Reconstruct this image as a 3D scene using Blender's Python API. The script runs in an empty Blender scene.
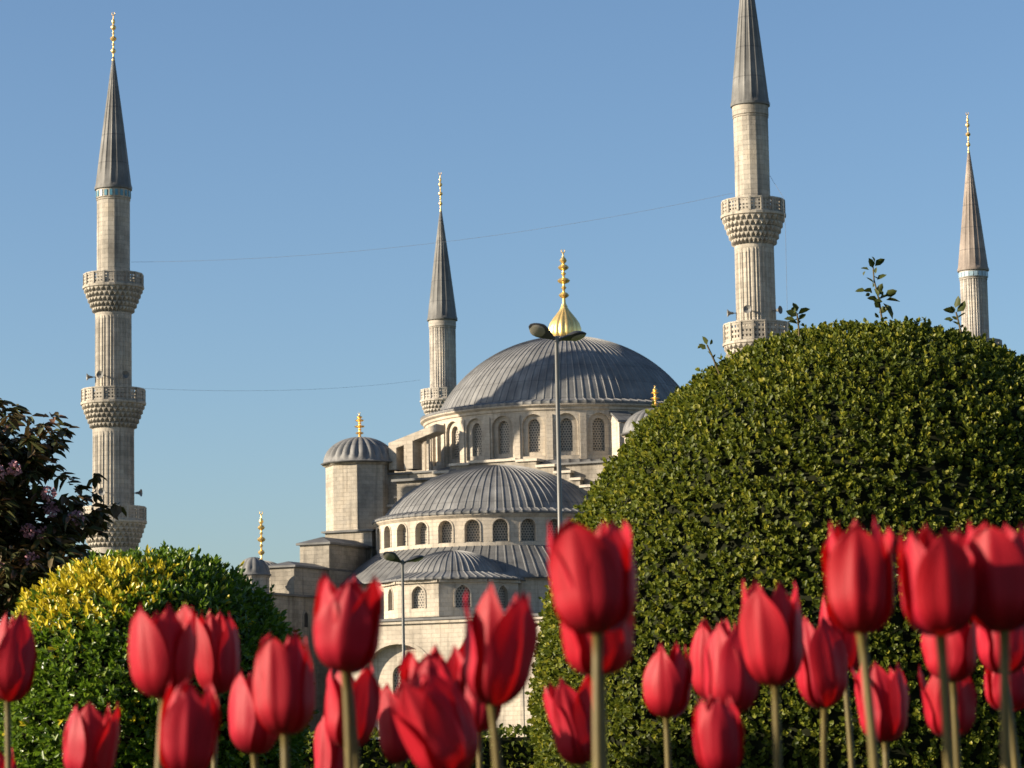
import bpy, math, random
import numpy as np
from mathutils import Vector, Matrix

R_ = math.radians
random.seed(7)
rng = np.random.default_rng(11)
SC = bpy.context.scene
COL = SC.collection

# ------------------------------------------------------------------ camera, sky, sun, exposure
W, H, LENS = 1024, 768, 100.0
F = LENS / 36.0 * W
CAM_Z, PITCH, ROLL = 0.38, R_(7.1), R_(1.0)
cam_d = bpy.data.cameras.new("camera")
cam = bpy.data.objects.new("camera", cam_d)
COL.objects.link(cam)
cam_d.lens, cam_d.sensor_width = LENS, 36.0
cam_d.clip_start, cam_d.clip_end = 0.05, 30000
cam_d.dof.use_dof = True
cam_d.dof.focus_distance = 19.0
cam_d.dof.aperture_fstop = 17.0
cam_d.dof.aperture_blades = 7
CAM_M = Matrix.Rotation(R_(90) + PITCH, 4, 'X') @ Matrix.Rotation(-ROLL, 4, 'Z')
cam.matrix_world = Matrix.Translation((0, 0, CAM_Z)) @ CAM_M
SC.camera = cam

SUN_EL = R_(18)
SUN_H = Vector((-0.978, -0.208, 0)).normalized()           # towards the sun, on the ground plan
SUN_AZ = math.atan2(SUN_H.x, SUN_H.y)
world = bpy.data.worlds.new("World")
SC.world = world
world.use_nodes = True
wn = world.node_tree
wn.nodes.clear()
sky = wn.nodes.new("ShaderNodeTexSky")
sky.sky_type = 'NISHITA'
sky.sun_disc = False
sky.sun_elevation = SUN_EL
sky.sun_rotation = SUN_AZ % (2 * math.pi)
sky.altitude = 500
sky.air_density = 1.0
sky.dust_density = 1.5
sky.ozone_density = 3.5
bg = wn.nodes.new("ShaderNodeBackground")
bg.inputs[1].default_value = 0.0665
wo = wn.nodes.new("ShaderNodeOutputWorld")
wn.links.new(sky.outputs[0], bg.inputs[0])
wn.links.new(bg.outputs[0], wo.inputs[0])

sun_d = bpy.data.lights.new("sun", 'SUN')
sun_d.energy = 5.0
sun_d.angle = R_(0.53)
sun_d.color = (1.0, 0.85, 0.65)
sun = bpy.data.objects.new("sun", sun_d)
COL.objects.link(sun)
to_sun = (SUN_H * math.cos(SUN_EL) + Vector((0, 0, math.sin(SUN_EL))))
sun.rotation_euler = to_sun.to_track_quat('Z', 'Y').to_euler()
sun.location = (-30, -15, 40)

SC.view_settings.view_transform = 'Standard'
SC.view_settings.look = 'None'
SC.view_settings.exposure = 1.25
SC.view_settings.gamma = 1.0
SC.cycles.use_denoising = True
SC.cycles.max_bounces = 6
SC.cycles.diffuse_bounces = 3
SC.cycles.transparent_max_bounces = 4


# ------------------------------------------------------------------ measuring helpers
def P(px, py, Y):
    """real point at ground distance Y seen along a line of sight"""
    d = CAM_M.to_3x3() @ Vector(((px - W / 2) / F, -(py - H / 2) / F, -1.0))
    k = Y / d.y
    return Vector((d.x * k, Y, CAM_Z + d.z * k))


def S(Y, z=20.0):
    """pixels per metre there"""
    return F / (Y * math.cos(PITCH) + (z - CAM_Z) * math.sin(PITCH))


# ------------------------------------------------------------------ mesh helpers
class MB:
    def __init__(self):
        self.v, self.f, self.uv, self.mi = [], [], [], []

    def face(self, pts, uvs=None, mi=0):
        b = len(self.v)
        self.v.extend([tuple(p) for p in pts])
        self.f.append(tuple(range(b, b + len(pts))))
        self.uv.append(uvs)
        self.mi.append(mi)

    def grid(self, pts, uvs=None, mi=0, wrap=False):
        """pts[i][j]; shared vertices so it shades smooth"""
        n, m = len(pts), len(pts[0])
        b = len(self.v)
        for row in pts:
            self.v.extend([tuple(p) for p in row])
        for i in range(n - 1):
            for j in range(m - 1 + (1 if wrap else 0)):
                j2 = (j + 1) % m
                self.f.append((b + i * m + j, b + i * m + j2, b + (i + 1) * m + j2, b + (i + 1) * m + j))
                if uvs:
                    if wrap and j2 == 0:
                        du = (uvs[i][1][0] - uvs[i][0][0])
                        u2 = (uvs[i][j][0] + du, uvs[i][j][1])
                        u3 = (uvs[i + 1][j][0] + du, uvs[i + 1][j][1])
                    else:
                        u2, u3 = uvs[i][j2], uvs[i + 1][j2]
                    self.uv.append((uvs[i][j], u2, u3, uvs[i + 1][j]))
                else:
                    self.uv.append(None)
                self.mi.append(mi)

    def lathe(self, c, prof, n=32, rmod=None, a0=0.0, a1=2 * math.pi, mi=0, phase=0.0):
        full = abs(a1 - a0 - 2 * math.pi) < 1e-6
        m = n if full else n + 1
        rm = max(max(r for r, z in prof), 0.01)
        pts, uvs = [], []
        vl = 0.0
        for i, (r, z) in enumerate(prof):
            if i:
                vl += math.hypot(r - prof[i - 1][0], z - prof[i - 1][1])
            row, ur = [], []
            for j in range(m):
                a = a0 + (a1 - a0) * j / n + phase
                rr = rmod(a, i, r) if rmod else r
                row.append((c[0] + rr * math.sin(a), c[1] - rr * math.cos(a), z))
                ur.append((a * rm, vl))
            pts.append(row)
            uvs.append(ur)
        self.grid(pts, uvs, mi, wrap=full)

    def box(self, o, ex, ey, ez, mi=0, bottom=True):
        """corner o and three edge vectors"""
        o, ex, ey, ez = Vector(o), Vector(ex), Vector(ey), Vector(ez)
        lx, ly, lz = ex.length, ey.length, ez.length
        def q(a, e1, e2, l1, l2):
            self.face([a, a + e1, a + e1 + e2, a + e2], [(0, a.z), (l1, a.z), (l1, a.z + l2), (0, a.z + l2)], mi)
        q(o, ex, ez, lx, lz)
        q(o + ex, ey, ez, ly, lz)
        q(o + ex + ey, -ex, ez, lx, lz)
        q(o + ey, -ey, ez, ly, lz)
        q(o + ez, ex, ey, lx, ly)
        if bottom:
            q(o, ey, ex, ly, lx)

    def tube(self, path, rad, n=8, mi=0, caps=True):
        path = [Vector(p) for p in path]
        rads = rad if isinstance(rad, (list, tuple)) else [rad] * len(path)
        rows, ur = [], []
        ln = 0
        ref = Vector((0, 0, 1))
        d0 = (path[-1] - path[0]).normalized()
        if abs(d0.z) > 0.9:
            ref = Vector((1, 0, 0))
        for i, p in enumerate(path):
            d = (path[min(i + 1, len(path) - 1)] - path[max(i - 1, 0)]).normalized()
            s = d.cross(ref).normalized()
            u = s.cross(d)
            if i:
                ln += (p - path[i - 1]).length
            rows.append([p + (s * math.cos(2 * math.pi * j / n) + u * math.sin(2 * math.pi * j / n)) * rads[i] for j in range(n)])
            ur.append([(j / n, ln) for j in range(n)])
        self.grid(rows, ur, mi, wrap=True)
        if caps:
            self.face(list(reversed(rows[0])), None, mi)
            self.face(rows[-1], None, mi)

    def build(self, name, mats, parent=None, smooth=None, loc=None):
        """smooth: None flat, angle in degrees = smooth below that edge angle"""
        me = bpy.data.meshes.new(name)
        off = Vector(loc) if loc is not None else (parent_world(parent) if parent else Vector((0, 0, 0)))
        me.from_pydata([(x - off.x, y - off.y, z - off.z) for x, y, z in self.v], [], self.f)
        if not isinstance(mats, (list, tuple)):
            mats = [mats]
        for m in mats:
            me.materials.append(m)
        me.polygons.foreach_set("material_index", self.mi)
        uvl = me.uv_layers.new(name="UVMap")
        flat = []
        for fc, uv in zip(self.f, self.uv):
            for k, vi in enumerate(fc):
                if uv:
                    flat.extend(uv[k])
                else:
                    x, y, z = self.v[vi]
                    flat.extend((x + y, z))
        uvl.data.foreach_set("uv", flat)
        if smooth is not None:
            me.polygons.foreach_set("use_smooth", [True] * len(self.f))
            me.set_sharp_from_angle(angle=R_(smooth))
        me.update()
        ob = bpy.data.objects.new(name, me)
        COL.objects.link(ob)
        if parent:
            ob.parent = parent
            ob.location = off - parent_world(parent)
        else:
            ob.location = off
        return ob


def parent_world(o):
    p = Vector((0, 0, 0))
    while o:
        p += o.location
        o = o.parent
    return p


def tag(o, label=None, cat=None, group=None, kind=None):
    if label: o["label"] = label
    if cat: o["category"] = cat
    if group: o["group"] = group
    if kind: o["kind"] = kind
    return o


def thing(name, label, cat, loc, group=None):
    o = bpy.data.objects.new(name, None)
    COL.objects.link(o)
    o.location = loc
    o.empty_display_size = 0.2
    return tag(o, label, cat, group)


# ------------------------------------------------------------------ materials
class NT:
    def __init__(self, name):
        self.m = bpy.data.materials.new(name)
        self.m.use_nodes = True
        self.t = self.m.node_tree
        self.t.nodes.clear()
        self.out = self.n("ShaderNodeOutputMaterial")

    def n(self, typ, **kw):
        nd = self.t.nodes.new(typ)
        for k, v in kw.items():
            setattr(nd, k, v)
        return nd

    def set(self, sock, v):
        if hasattr(v, "is_output") or isinstance(v, bpy.types.NodeSocket):
            self.t.links.new(v, sock)
        else:
            if isinstance(v, (tuple, list)) and len(v) == 3 and sock.type == 'RGBA':
                v = (*v, 1)
            sock.default_value = v

    def noise(self, scale, coord=None, detail=4, rough=0.55, vec_scale=None):
        nz = self.n("ShaderNodeTexNoise")
        self.set(nz.inputs["Scale"], scale)
        self.set(nz.inputs["Detail"], detail)
        self.set(nz.inputs["Roughness"], rough)
        if coord is not None:
            if vec_scale:
                mp = self.n("ShaderNodeMapping")
                mp.inputs["Scale"].default_value = vec_scale
                self.set(mp.inputs["Vector"], coord)
                coord = mp.outputs[0]
            self.set(nz.inputs["Vector"], coord)
        return nz.outputs["Fac"]

    def ramp(self, fac, stops):
        r = self.n("ShaderNodeValToRGB")
        els = r.color_ramp.elements
        while len(els) < len(stops):
            els.new(0.5)
        for e, (p, c) in zip(els, stops):
            e.position = p
            e.color = (*c, 1) if len(c) == 3 else c
        self.set(r.inputs[0], fac)
        return r.outputs[0]

    def mix(self, fac, a, b, mode='MIX'):
        m = self.n("ShaderNodeMix", data_type='RGBA', blend_type=mode)
        self.set(m.inputs[0], fac)
        self.set(m.inputs[6], a)
        self.set(m.inputs[7], b)
        return m.outputs[2]

    def math(self, op, a, b=0.0, c=None):
        m = self.n("ShaderNodeMath", operation=op)
        self.set(m.inputs[0], a)
        self.set(m.inputs[1], b)
        if c is not None:
            self.set(m.inputs[2], c)
        return m.outputs[0]

    def bump(self, h, strength=0.3, dist=0.05):
        b = self.n("ShaderNodeBump")
        b.inputs["Strength"].default_value = strength
        b.inputs["Distance"].default_value = dist
        self.set(b.inputs["Height"], h)
        return b.outputs[0]

    def principled(self, color, rough=0.7, metal=0.0, normal=None, spec=0.4, extra=None):
        p = self.n("ShaderNodeBsdfPrincipled")
        self.set(p.inputs["Base Color"], color)
        self.set(p.inputs["Roughness"], rough)
        self.set(p.inputs["Metallic"], metal)
        self.set(p.inputs["Specular IOR Level"], spec)
        if normal is not None:
            self.set(p.inputs["Normal"], normal)
        self.t.links.new(p.outputs[0], self.out.inputs[0])
        return p

    def uv(self):
        return self.n("ShaderNodeTexCoord").outputs["UV"]

    def obj(self):
        return self.n("ShaderNodeTexCoord").outputs["Object"]

    def leafy(self, color, trans_color, rough=0.4, trans=0.3, spec=0.5, normal=None):
        p = self.principled(color, rough, spec=spec, normal=normal)
        t = self.n("ShaderNodeBsdfTranslucent")
        self.set(t.inputs[0], trans_color)
        mx = self.n("ShaderNodeMixShader")
        mx.inputs[0].default_value = trans
        self.t.links.new(p.outputs[0], mx.inputs[1])
        self.t.links.new(t.outputs[0], mx.inputs[2])
        self.t.links.new(mx.outputs[0], self.out.inputs[0])


def stone(name, base, course=0.5, width=1.1, stain=0.5, vary=0.08, joint=0.74):
    k = NT(name)
    uv = k.uv()
    br = k.n("ShaderNodeTexBrick")
    k.set(br.inputs["Vector"], uv)
    br.inputs["Scale"].default_value = 1.0
    br.inputs["Brick Width"].default_value = width
    br.inputs["Row Height"].default_value = course
    br.inputs["Mortar Size"].default_value = 0.018
    br.inputs["Mortar Smooth"].default_value = 0.4
    b = Vector(base)
    k.set(br.inputs["Color1"], tuple(b * (1 + vary)))
    k.set(br.inputs["Color2"], tuple(b * (1 - vary)))
    k.set(br.inputs["Mortar"], tuple(b * joint))
    o = k.obj()
    n1 = k.noise(0.22, o, 6, 0.6)
    big = k.ramp(n1, [(0.36, (0.60, 0.595, 0.59)), (0.52, (0.97, 0.97, 0.97)), (0.70, (1.12, 1.06, 0.97))])
    c = k.mix(stain, br.outputs["Color"], big, 'MULTIPLY')
    # rain streaks running down the wall
    n2 = k.noise(1.0, o, 5, 0.6, vec_scale=(1.6, 1.6, 0.09))
    st = k.ramp(n2, [(0.30, (0.42, 0.42, 0.43)), (0.47, (0.93, 0.93, 0.93)), (0.7, (1, 1, 1))])
    c = k.mix(stain * 0.9, c, st, 'MULTIPLY')
    n3 = k.noise(3.2, o, 4, 0.6)
    fine = k.ramp(n3, [(0.3, (0.86, 0.86, 0.86)), (0.7, (1.08, 1.07, 1.06))])
    c = k.mix(0.8, c, fine, 'MULTIPLY')
    h = k.math('ADD', br.outputs["Fac"], k.math('MULTIPLY', n3, -0.6))
    k.principled(c, 0.85, spec=0.25, normal=k.bump(k.math('MULTIPLY', h, -1.0), 0.5, 0.05))
    return k.m


def lead(name, base, seam=1.6):
    k = NT(name)
    o = k.obj()
    uv = k.uv()
    n1 = k.noise(0.5, o, 6, 0.62)
    a = Vector(base) * 0.96
    c = k.ramp(n1, [(0.28, tuple(a * 0.66)), (0.5, tuple(a)), (0.72, tuple(a * 1.42))])
    n2 = k.noise(1.0, uv, 4, 0.6, vec_scale=(1.2, 0.12, 1))
    st = k.ramp(n2, [(0.32, (0.62, 0.63, 0.65)), (0.55, (1, 1, 1)), (0.75, (1.25, 1.23, 1.18))])
    c = k.mix(0.7, c, st, 'MULTIPLY')
    # horizontal welts between sheets
    sx = k.n("ShaderNodeSeparateXYZ")
    k.set(sx.inputs[0], uv)
    row = k.math('FRACT', k.math('DIVIDE', sx.outputs[1], seam))
    ln = k.math('LESS_THAN', row, 0.035)
    c = k.mix(k.math('MULTIPLY', ln, 0.45), c, (0.03, 0.03, 0.033))
    h = k.math('ADD', k.math('MULTIPLY', ln, 1.0), k.math('MULTIPLY', n1, 0.4))
    k.principled(c, 0.6, 0.0, spec=0.28, normal=k.bump(h, 0.35, 0.05))
    return k.m


M_STONE = stone("pale_limestone", (0.45, 0.402, 0.332), 0.42, 0.95, 0.70)
M_STONE_GREY = stone("weathered_limestone", (0.31, 0.283, 0.238), 0.42, 0.9, 1.0, 0.12)
M_STONE_T = stone("turret_stone", (0.37, 0.335, 0.28), 0.42, 0.9, 0.9, 0.10)
M_MIN_L = stone("grey_minaret_stone", (0.365, 0.337, 0.288), 0.48, 1.0, 0.95, 0.10, 0.66)
M_MIN_R = stone("warm_minaret_stone", (0.405, 0.37, 0.312), 0.48, 1.0, 0.9, 0.10, 0.66)
M_MIN_F = stone("pale_minaret_stone", (0.43, 0.40, 0.355), 0.48, 1.0, 0.8, 0.10, 0.66)
M_LEAD = lead("lead_sheet", (0.158, 0.159, 0.158), 2.4)
M_LEAD_D = lead("dark_lead_sheet", (0.125, 0.126, 0.125), 2.4)
M_CONE_W = lead("warm_lead_sheet", (0.225, 0.185, 0.155), 3.0)
M_CONE_G = lead("grey_cone_lead", (0.135, 0.134, 0.128), 3.0)


def plain(name, col, rough=0.6, metal=0.0, nscale=6.0, var=0.2, spec=0.4):
    k = NT(name)
    a = Vector(col)
    n1 = k.noise(nscale, k.obj(), 4)
    c = k.ramp(n1, [(0.3, tuple(a * (1 - var))), (0.7, tuple(a * (1 + var)))])
    k.principled(c, rough, metal, spec=spec)
    return k.m


M_GOLD = plain("gilded_copper", (0.95, 0.66, 0.24), 0.36, 0.85, 2.0, 0.12)
M_GOLD_D = plain("dull_gilding", (0.85, 0.58, 0.22), 0.42, 0.8, 3.0, 0.2)
M_DARK = plain("dark_interior", (0.03, 0.03, 0.03), 0.8)
M_TILE = plain("turquoise_tile", (0.07, 0.19, 0.25), 0.35, 0, 3, 0.3)
M_TILE_P = plain("pale_blue_tile", (0.26, 0.36, 0.42), 0.35, 0, 3, 0.25)
M_STEEL = plain("grey_painted_steel", (0.12, 0.12, 0.115), 0.45, 0.3, 3, 0.1)
M_LAMP = plain("dark_lamp_housing", (0.06, 0.062, 0.065), 0.35, 0.4, 3, 0.1)
M_WIRE = plain("cable_sheath", (0.10, 0.11, 0.12), 0.7)
M_HORN = plain("grey_horn_plastic", (0.13, 0.13, 0.125), 0.5)
k = NT("lamp_glass")
k.principled((0.20, 0.19, 0.155), 0.10, spec=0.8)
M_LGLASS = k.m

# pierced plaster lattice of the mosque windows, dark glass behind the holes
k = NT("window_lattice")
uv = k.uv()
sx = k.n("ShaderNodeSeparateXYZ")
k.set(sx.inputs[0], uv)
ry = k.math('DIVIDE', sx.outputs[1], 0.26)
odd = k.math('MULTIPLY', k.math('MODULO', k.math('FLOOR', ry), 2.0), 0.5)
rx = k.math('ADD', k.math('DIVIDE', sx.outputs[0], 0.30), odd)
fx = k.math('SUBTRACT', k.math('FRACT', rx), 0.5)
fy = k.math('MULTIPLY', k.math('SUBTRACT', k.math('FRACT', ry), 0.5), 0.87)
dd = k.math('SQRT', k.math('ADD', k.math('MULTIPLY', fx, fx), k.math('MULTIPLY', fy, fy)))
hole = k.math('LESS_THAN', dd, 0.31)
c = k.mix(hole, (0.31, 0.28, 0.235), (0.04, 0.04, 0.04))
k.principled(c, k.math('SUBTRACT', 0.85, k.math('MULTIPLY', hole, 0.6)), normal=k.bump(k.math('SUBTRACT', 1.0, hole), 0.8, 0.06))
M_LATT = k.m


def leaf_mat(name, stops, rough, trans, tcol, spec=0.5):
    k = NT(name)
    g = k.n("ShaderNodeNewGeometry")
    c = k.ramp(g.outputs["Random Per Island"], [(p, tuple(v * 0.96 for v in q)) for p, q in stops])
    tc = k.mix(0.6, c, tcol)
    k.leafy(c, tc, rough, trans, spec)
    return k.m


M_LEAF_R = leaf_mat("hedge_leaf", [(0.0, (0.032, 0.048, 0.007)), (0.55, (0.075, 0.095, 0.011)), (0.85, (0.12, 0.135, 0.015)), (1.0, (0.17, 0.18, 0.022))], 0.5, 0.25, (0.20, 0.24, 0.02), 0.20)
M_LEAF_RT = leaf_mat("young_hedge_leaf", [(0.0, (0.12, 0.13, 0.012)), (1.0, (0.25, 0.23, 0.025))], 0.45, 0.3, (0.32, 0.32, 0.03), 0.3)
M_LEAF_S = leaf_mat("shoot_leaf", [(0.0, (0.022, 0.032, 0.008)), (1.0, (0.06, 0.07, 0.014))], 0.5, 0.12, (0.10, 0.13, 0.02), 0.2)
M_LEAF_L = leaf_mat("glossy_leaf", [(0.0, (0.032, 0.070, 0.006)), (0.6, (0.078, 0.135, 0.010)), (1.0, (0.16, 0.21, 0.016))], 0.36, 0.28, (0.18, 0.32, 0.02), 0.45)
M_LEAF_Y = leaf_mat("golden_leaf", [(0.0, (0.42, 0.33, 0.015)), (0.7, (0.58, 0.46, 0.02)), (1.0, (0.66, 0.56, 0.06))], 0.4, 0.25, (0.6, 0.5, 0.03), 0.4)
M_LEAF_P = leaf_mat("bronze_leaf", [(0.0, (0.030, 0.045, 0.013)), (0.6, (0.068, 0.072, 0.024)), (0.85, (0.11, 0.075, 0.034)), (1.0, (0.15, 0.075, 0.042))], 0.5, 0.2, (0.12, 0.05, 0.02), 0.35)
M_BLOSSOM = leaf_mat("pink_blossom", [(0.0, (0.36, 0.16, 0.20)), (1.0, (0.56, 0.32, 0.36))], 0.7, 0.3, (0.6, 0.3, 0.35), 0.2)
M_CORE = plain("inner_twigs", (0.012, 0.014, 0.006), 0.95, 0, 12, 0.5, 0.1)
M_BARK = plain("grey_brown_bark", (0.06, 0.045, 0.033), 0.9, 0, 14, 0.45, 0.15)
M_TWIG = plain("green_twig", (0.07, 0.055, 0.025), 0.8, 0, 20, 0.3, 0.2)

k = NT("tulip_petal")
uv = k.uv()
nz = k.noise(1.0, uv, 5, 0.65, vec_scale=(34, 1.3, 1))
c = k.ramp(nz, [(0.28, (0.19, 0.002, 0.007)), (0.5, (0.32, 0.005, 0.013)), (0.74, (0.48, 0.016, 0.032))])
sx = k.n("ShaderNodeSeparateXYZ")
k.set(sx.inputs[0], uv)
g = k.n("ShaderNodeNewGeometry")
isl = k.n("ShaderNodeObjectInfo").outputs["Random"]
c = k.mix(k.math('MULTIPLY', isl, 0.6), c, (0.36, 0.010, 0.030))
base = k.ramp(sx.outputs[1], [(0.0, (0.04, 0.02, 0.03)), (0.12, (0.30, 0.2, 0.28)), (0.30, (1, 1, 1))])  # shade at the foot of the bloom, painted into the petal colour
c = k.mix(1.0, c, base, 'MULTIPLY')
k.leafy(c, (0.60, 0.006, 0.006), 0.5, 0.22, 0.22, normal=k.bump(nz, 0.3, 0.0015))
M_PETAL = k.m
M_STEM = plain("tulip_stem", (0.105, 0.077, 0.018), 0.55, 0, 25, 0.25, 0.35)
M_TLEAF = plain("tulip_leaf", (0.07, 0.12, 0.05), 0.5, 0, 9, 0.2, 0.35)

k = NT("grass")
n1 = k.noise(0.15, k.obj(), 8, 0.7)
n2 = k.noise(30.0, k.obj(), 4, 0.7)
c = k.mix(0.5, k.ramp(n1, [(0.3, (0.035, 0.06, 0.015)), (0.7, (0.075, 0.10, 0.025))]), k.ramp(n2, [(0.3, (0.03, 0.05, 0.012)), (0.7, (0.09, 0.12, 0.03))]))
k.principled(c, 0.95, spec=0.1, normal=k.bump(n2, 0.6, 0.05))
M_GRASS = k.m
k = NT("soil")
n2 = k.noise(22.0, k.obj(), 8, 0.7)
k.principled(k.ramp(n2, [(0.3, (0.03, 0.02, 0.013)), (0.7, (0.10, 0.07, 0.045))]), 0.95, spec=0.1, normal=k.bump(n2, 1.0, 0.04))
M_SOIL = k.m
k = NT("paving")
br = k.n("ShaderNodeTexBrick")
k.set(br.inputs["Vector"], k.obj())
br.inputs["Scale"].default_value = 1.0
br.inputs["Brick Width"].default_value = 0.6
br.inputs["Row Height"].default_value = 0.4
br.inputs["Mortar Size"].default_value = 0.012
k.set(br.inputs["Color1"], (0.30, 0.28, 0.25))
k.set(br.inputs["Color2"], (0.24, 0.225, 0.20))
k.set(br.inputs["Mortar"], (0.12, 0.11, 0.10))
k.principled(br.outputs["Color"], 0.85, spec=0.2)
M_PAVE = k.m


# ------------------------------------------------------------------ ground
def sheet(name, x0, x1, y0, y1, z, mat):
    mb = MB()
    mb.face([(x0, y0, z), (x1, y0, z), (x1, y1, z), (x0, y1, z)])
    o = mb.build(name, mat)
    o["kind"] = "structure"
    return o


sheet("ground", -6000, 6000, -200, 12000, 0.0, M_GRASS)
sheet("flower_bed", -6, 6, 1.0, 5.6, 0.02, M_SOIL)
sheet("path", -60, 60, 26, 62, 0.012, M_PAVE)
sheet("plaza", -140, 160, 190, 262, 0.02, M_PAVE)

# ------------------------------------------------------------------ mosque
TH = R_(25)
N = Vector((-math.sin(TH), -math.cos(TH), 0))      # way the facade faces
T = Vector((math.cos(TH), -math.sin(TH), 0))       # along the facade, to the right
UP = Vector((0, 0, 1))
YD = 311.0
C = P(566, 400, YD)
C.z = 0
mosque = thing("mosque", "grey domed mosque with cascading lead domes and arched lattice windows beyond the shrubs", "mosque", C)


def finial(name, mat, parent, x, y, z0, z1, w, bulb=True, crescent=True, mb_only=False):
    """gilded alem: flared foot, stacked knobs, crescent"""
    h = z1 - z0
    pr = [(w * 0.55, 0), (w * 0.30, 0.06), (w * 0.22, 0.14)]
    for zc, r in ((0.20, 0.80), (0.33, 0.42), (0.45, 1.0), (0.57, 0.40), (0.68, 0.85), (0.80, 0.55)):
        r = r * w
        hh = 0.045 if r > w * 0.5 else 0.022
        pr += [(w * 0.20, zc - hh * 1.25), (r * 0.75, zc - hh * 0.7), (r, zc), (r * 0.75, zc + hh * 0.7), (w * 0.20, zc + hh * 1.25)]
    pr += [(w * 0.15, 0.88), (w * 0.1, 0.93), (0.001, 0.94)]
    mb = MB()
    mb.lathe((x, y), [(r, z0 + q * h) for r, q in pr], 16)
    if crescent:
        cz, cr = z0 + 0.965 * h, 0.03 * h
        pts = []
        for i in range(13):
            a = R_(-240 + 300 * i / 12)
            pts.append((x + cr * math.cos(a), y, cz + cr * math.sin(a)))
        mb.tube(pts, [0.15 * cr + 0.22 * cr * math.sin(math.pi * i / 12) for i in range(13)], 6)
    return mb.build(name, mat, parent, smooth=50)


def rib_dome(mb, c, prof, nr, h=0.09, wfrac=0.16, phase=0.0, mi=0):
    """shell of revolution with raised lead rolls"""
    p = 2 * math.pi / nr
    offs = [(0.0, 0), (1 - wfrac * 1.7, 0), (1 - wfrac * 1.25, 1), (1 - wfrac * 0.45, 1)]
    vl = 0.0
    pts, uvs = [], []
    rm = max(r for r, z in prof)
    for i, (r, z) in enumerate(prof):
        if i:
            vl += math.hypot(r - prof[i - 1][0], z - prof[i - 1][1])
        a, b = prof[max(i - 1, 0)], prof[min(i + 1, len(prof) - 1)]
        tr, tz = b[0] - a[0], b[1] - a[1]
        ln = math.hypot(tr, tz) or 1
        nr_, nz_ = tz / ln, -tr / ln
        fade = min(1.0, r / (rm * 0.12))
        row, ur = [], []
        for q in range(nr):
            for o, up in offs:
                ang = (q + o) * p + phase
                rr = r + nr_ * h * up * fade
                zz = z + nz_ * h * up * fade
                row.append((c[0] + rr * math.sin(ang), c[1] - rr * math.cos(ang), zz))
                ur.append((ang * rm, vl))
        pts.append(row)
        uvs.append(ur)
    mb.grid(pts, uvs, mi, wrap=True)


def cap_profile(R, z0, rise, n=22, power=1.0, rmin=0.02):
    pr = []
    if power == 2:                                   # meets the eaves at a slope, not upright
        b = R_(24)
        for i in range(n + 1):
            a = b + (math.pi / 2 - b) * i / n
            pr.append((max(R * math.cos(a) / math.cos(b), rmin), z0 + rise * (math.sin(a) - math.sin(b)) / (1 - math.sin(b))))
        return pr
    for i in range(n + 1):
        a = math.pi / 2 * i / n
        pr.append((max(R * math.cos(a), rmin), z0 + rise * math.sin(a)))
    return pr


# --- panels with arched holes, mapped on any wall
def cyl_map(c, Rr, ang0, z0):
    def f(u, v, w=0.0):
        a = ang0 + u / Rr
        return (c[0] + (Rr - w) * math.sin(a), c[1] - (Rr - w) * math.cos(a), z0 + v)
    return f


def flat_map(o, ax, nrm):
    o, ax, nrm = Vector(o), Vector(ax), Vector(nrm)
    def f(u, v, w=0.0):
        p = o + ax * u - nrm * w
        return (p.x, p.y, p.z + v)
    return f


def arch_pts(c, a, spring, rise, n=12, pointed=0.0):
    out = []
    for i in range(n + 1):
        th = math.pi * (1 - i / n)
        out.append((c + a * math.cos(th), spring + rise * (math.sin(th) * (1 - pointed) + pointed * (1 - abs(math.cos(th))))))
    return out


def arch_panel(mb, mp, u0, u1, v0, v1, c, a, sill, spring, rise, depth, w=0.0, n=12, mi=0, hood=0.0, uo=0.0, pointed=0.0):
    ap = arch_pts(c, a, spring, rise, n, pointed)
    def q(p):
        mb.face([mp(x, y, ww) for x, y, ww in p], [(x + uo, y) for x, y, ww in p], mi)
    for (x0, x1) in ((u0, c - a), (c + a, u1)):
        for s in range(3):
            xa, xb = x0 + (x1 - x0) * s / 3, x0 + (x1 - x0) * (s + 1) / 3
            q([(xa, v0, w), (xb, v0, w), (xb, v1, w), (xa, v1, w)])
    for (xa, ya), (xb, yb) in zip(ap[:-1], ap[1:]):
        q([(xa, ya, w), (xb, yb, w), (xb, v1, w), (xa, v1, w)])
        if sill > v0:
            q([(xa, v0, w), (xb, v0, w), (xb, sill, w), (xa, sill, w)])
    ol = [(c - a, sill)] + ap + [(c + a, sill)]
    for (xa, ya), (xb, yb) in zip(ol[:-1], ol[1:]):
        q([(xa, ya, w), (xa, ya, w + depth), (xb, yb, w + depth), (xb, yb, w)])
    q([(c - a, sill, w), (c + a, sill, w), (c + a, sill, w + depth), (c - a, sill, w + depth)])
    if hood:
        op = [(c - a - hood, sill)] + arch_pts(c, a + hood, spring, rise + hood, n, pointed) + [(c + a + hood, sill)]
        e = w - 0.07
        for k_ in range(len(ol) - 1):
            q([(*ol[k_], e), (*ol[k_ + 1], e), (*op[k_ + 1], e), (*op[k_], e)])
            q([(*op[k_], e), (*op[k_ + 1], e), (*op[k_ + 1], w), (*op[k_], w)])
            q([(*ol[k_], w), (*ol[k_ + 1], w), (*ol[k_ + 1], e), (*ol[k_], e)])


def arch_pane(mp, c, a, sill, spring, rise, w, parent, name="window", mat=None, n=12, pointed=0.0):
    mb = MB()
    ap = arch_pts(c, a, spring, rise, n, pointed)
    for (xa, ya), (xb, yb) in zip(ap[:-1], ap[1:]):
        mb.face([mp(xa, sill, w), mp(xb, sill, w), mp(xb, yb, w), mp(xa, ya, w)],
                [(xa - c, sill), (xb - c, sill), (xb - c, yb), (xa - c, ya)])
    return mb.build(name, mat or M_LATT, parent)


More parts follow.
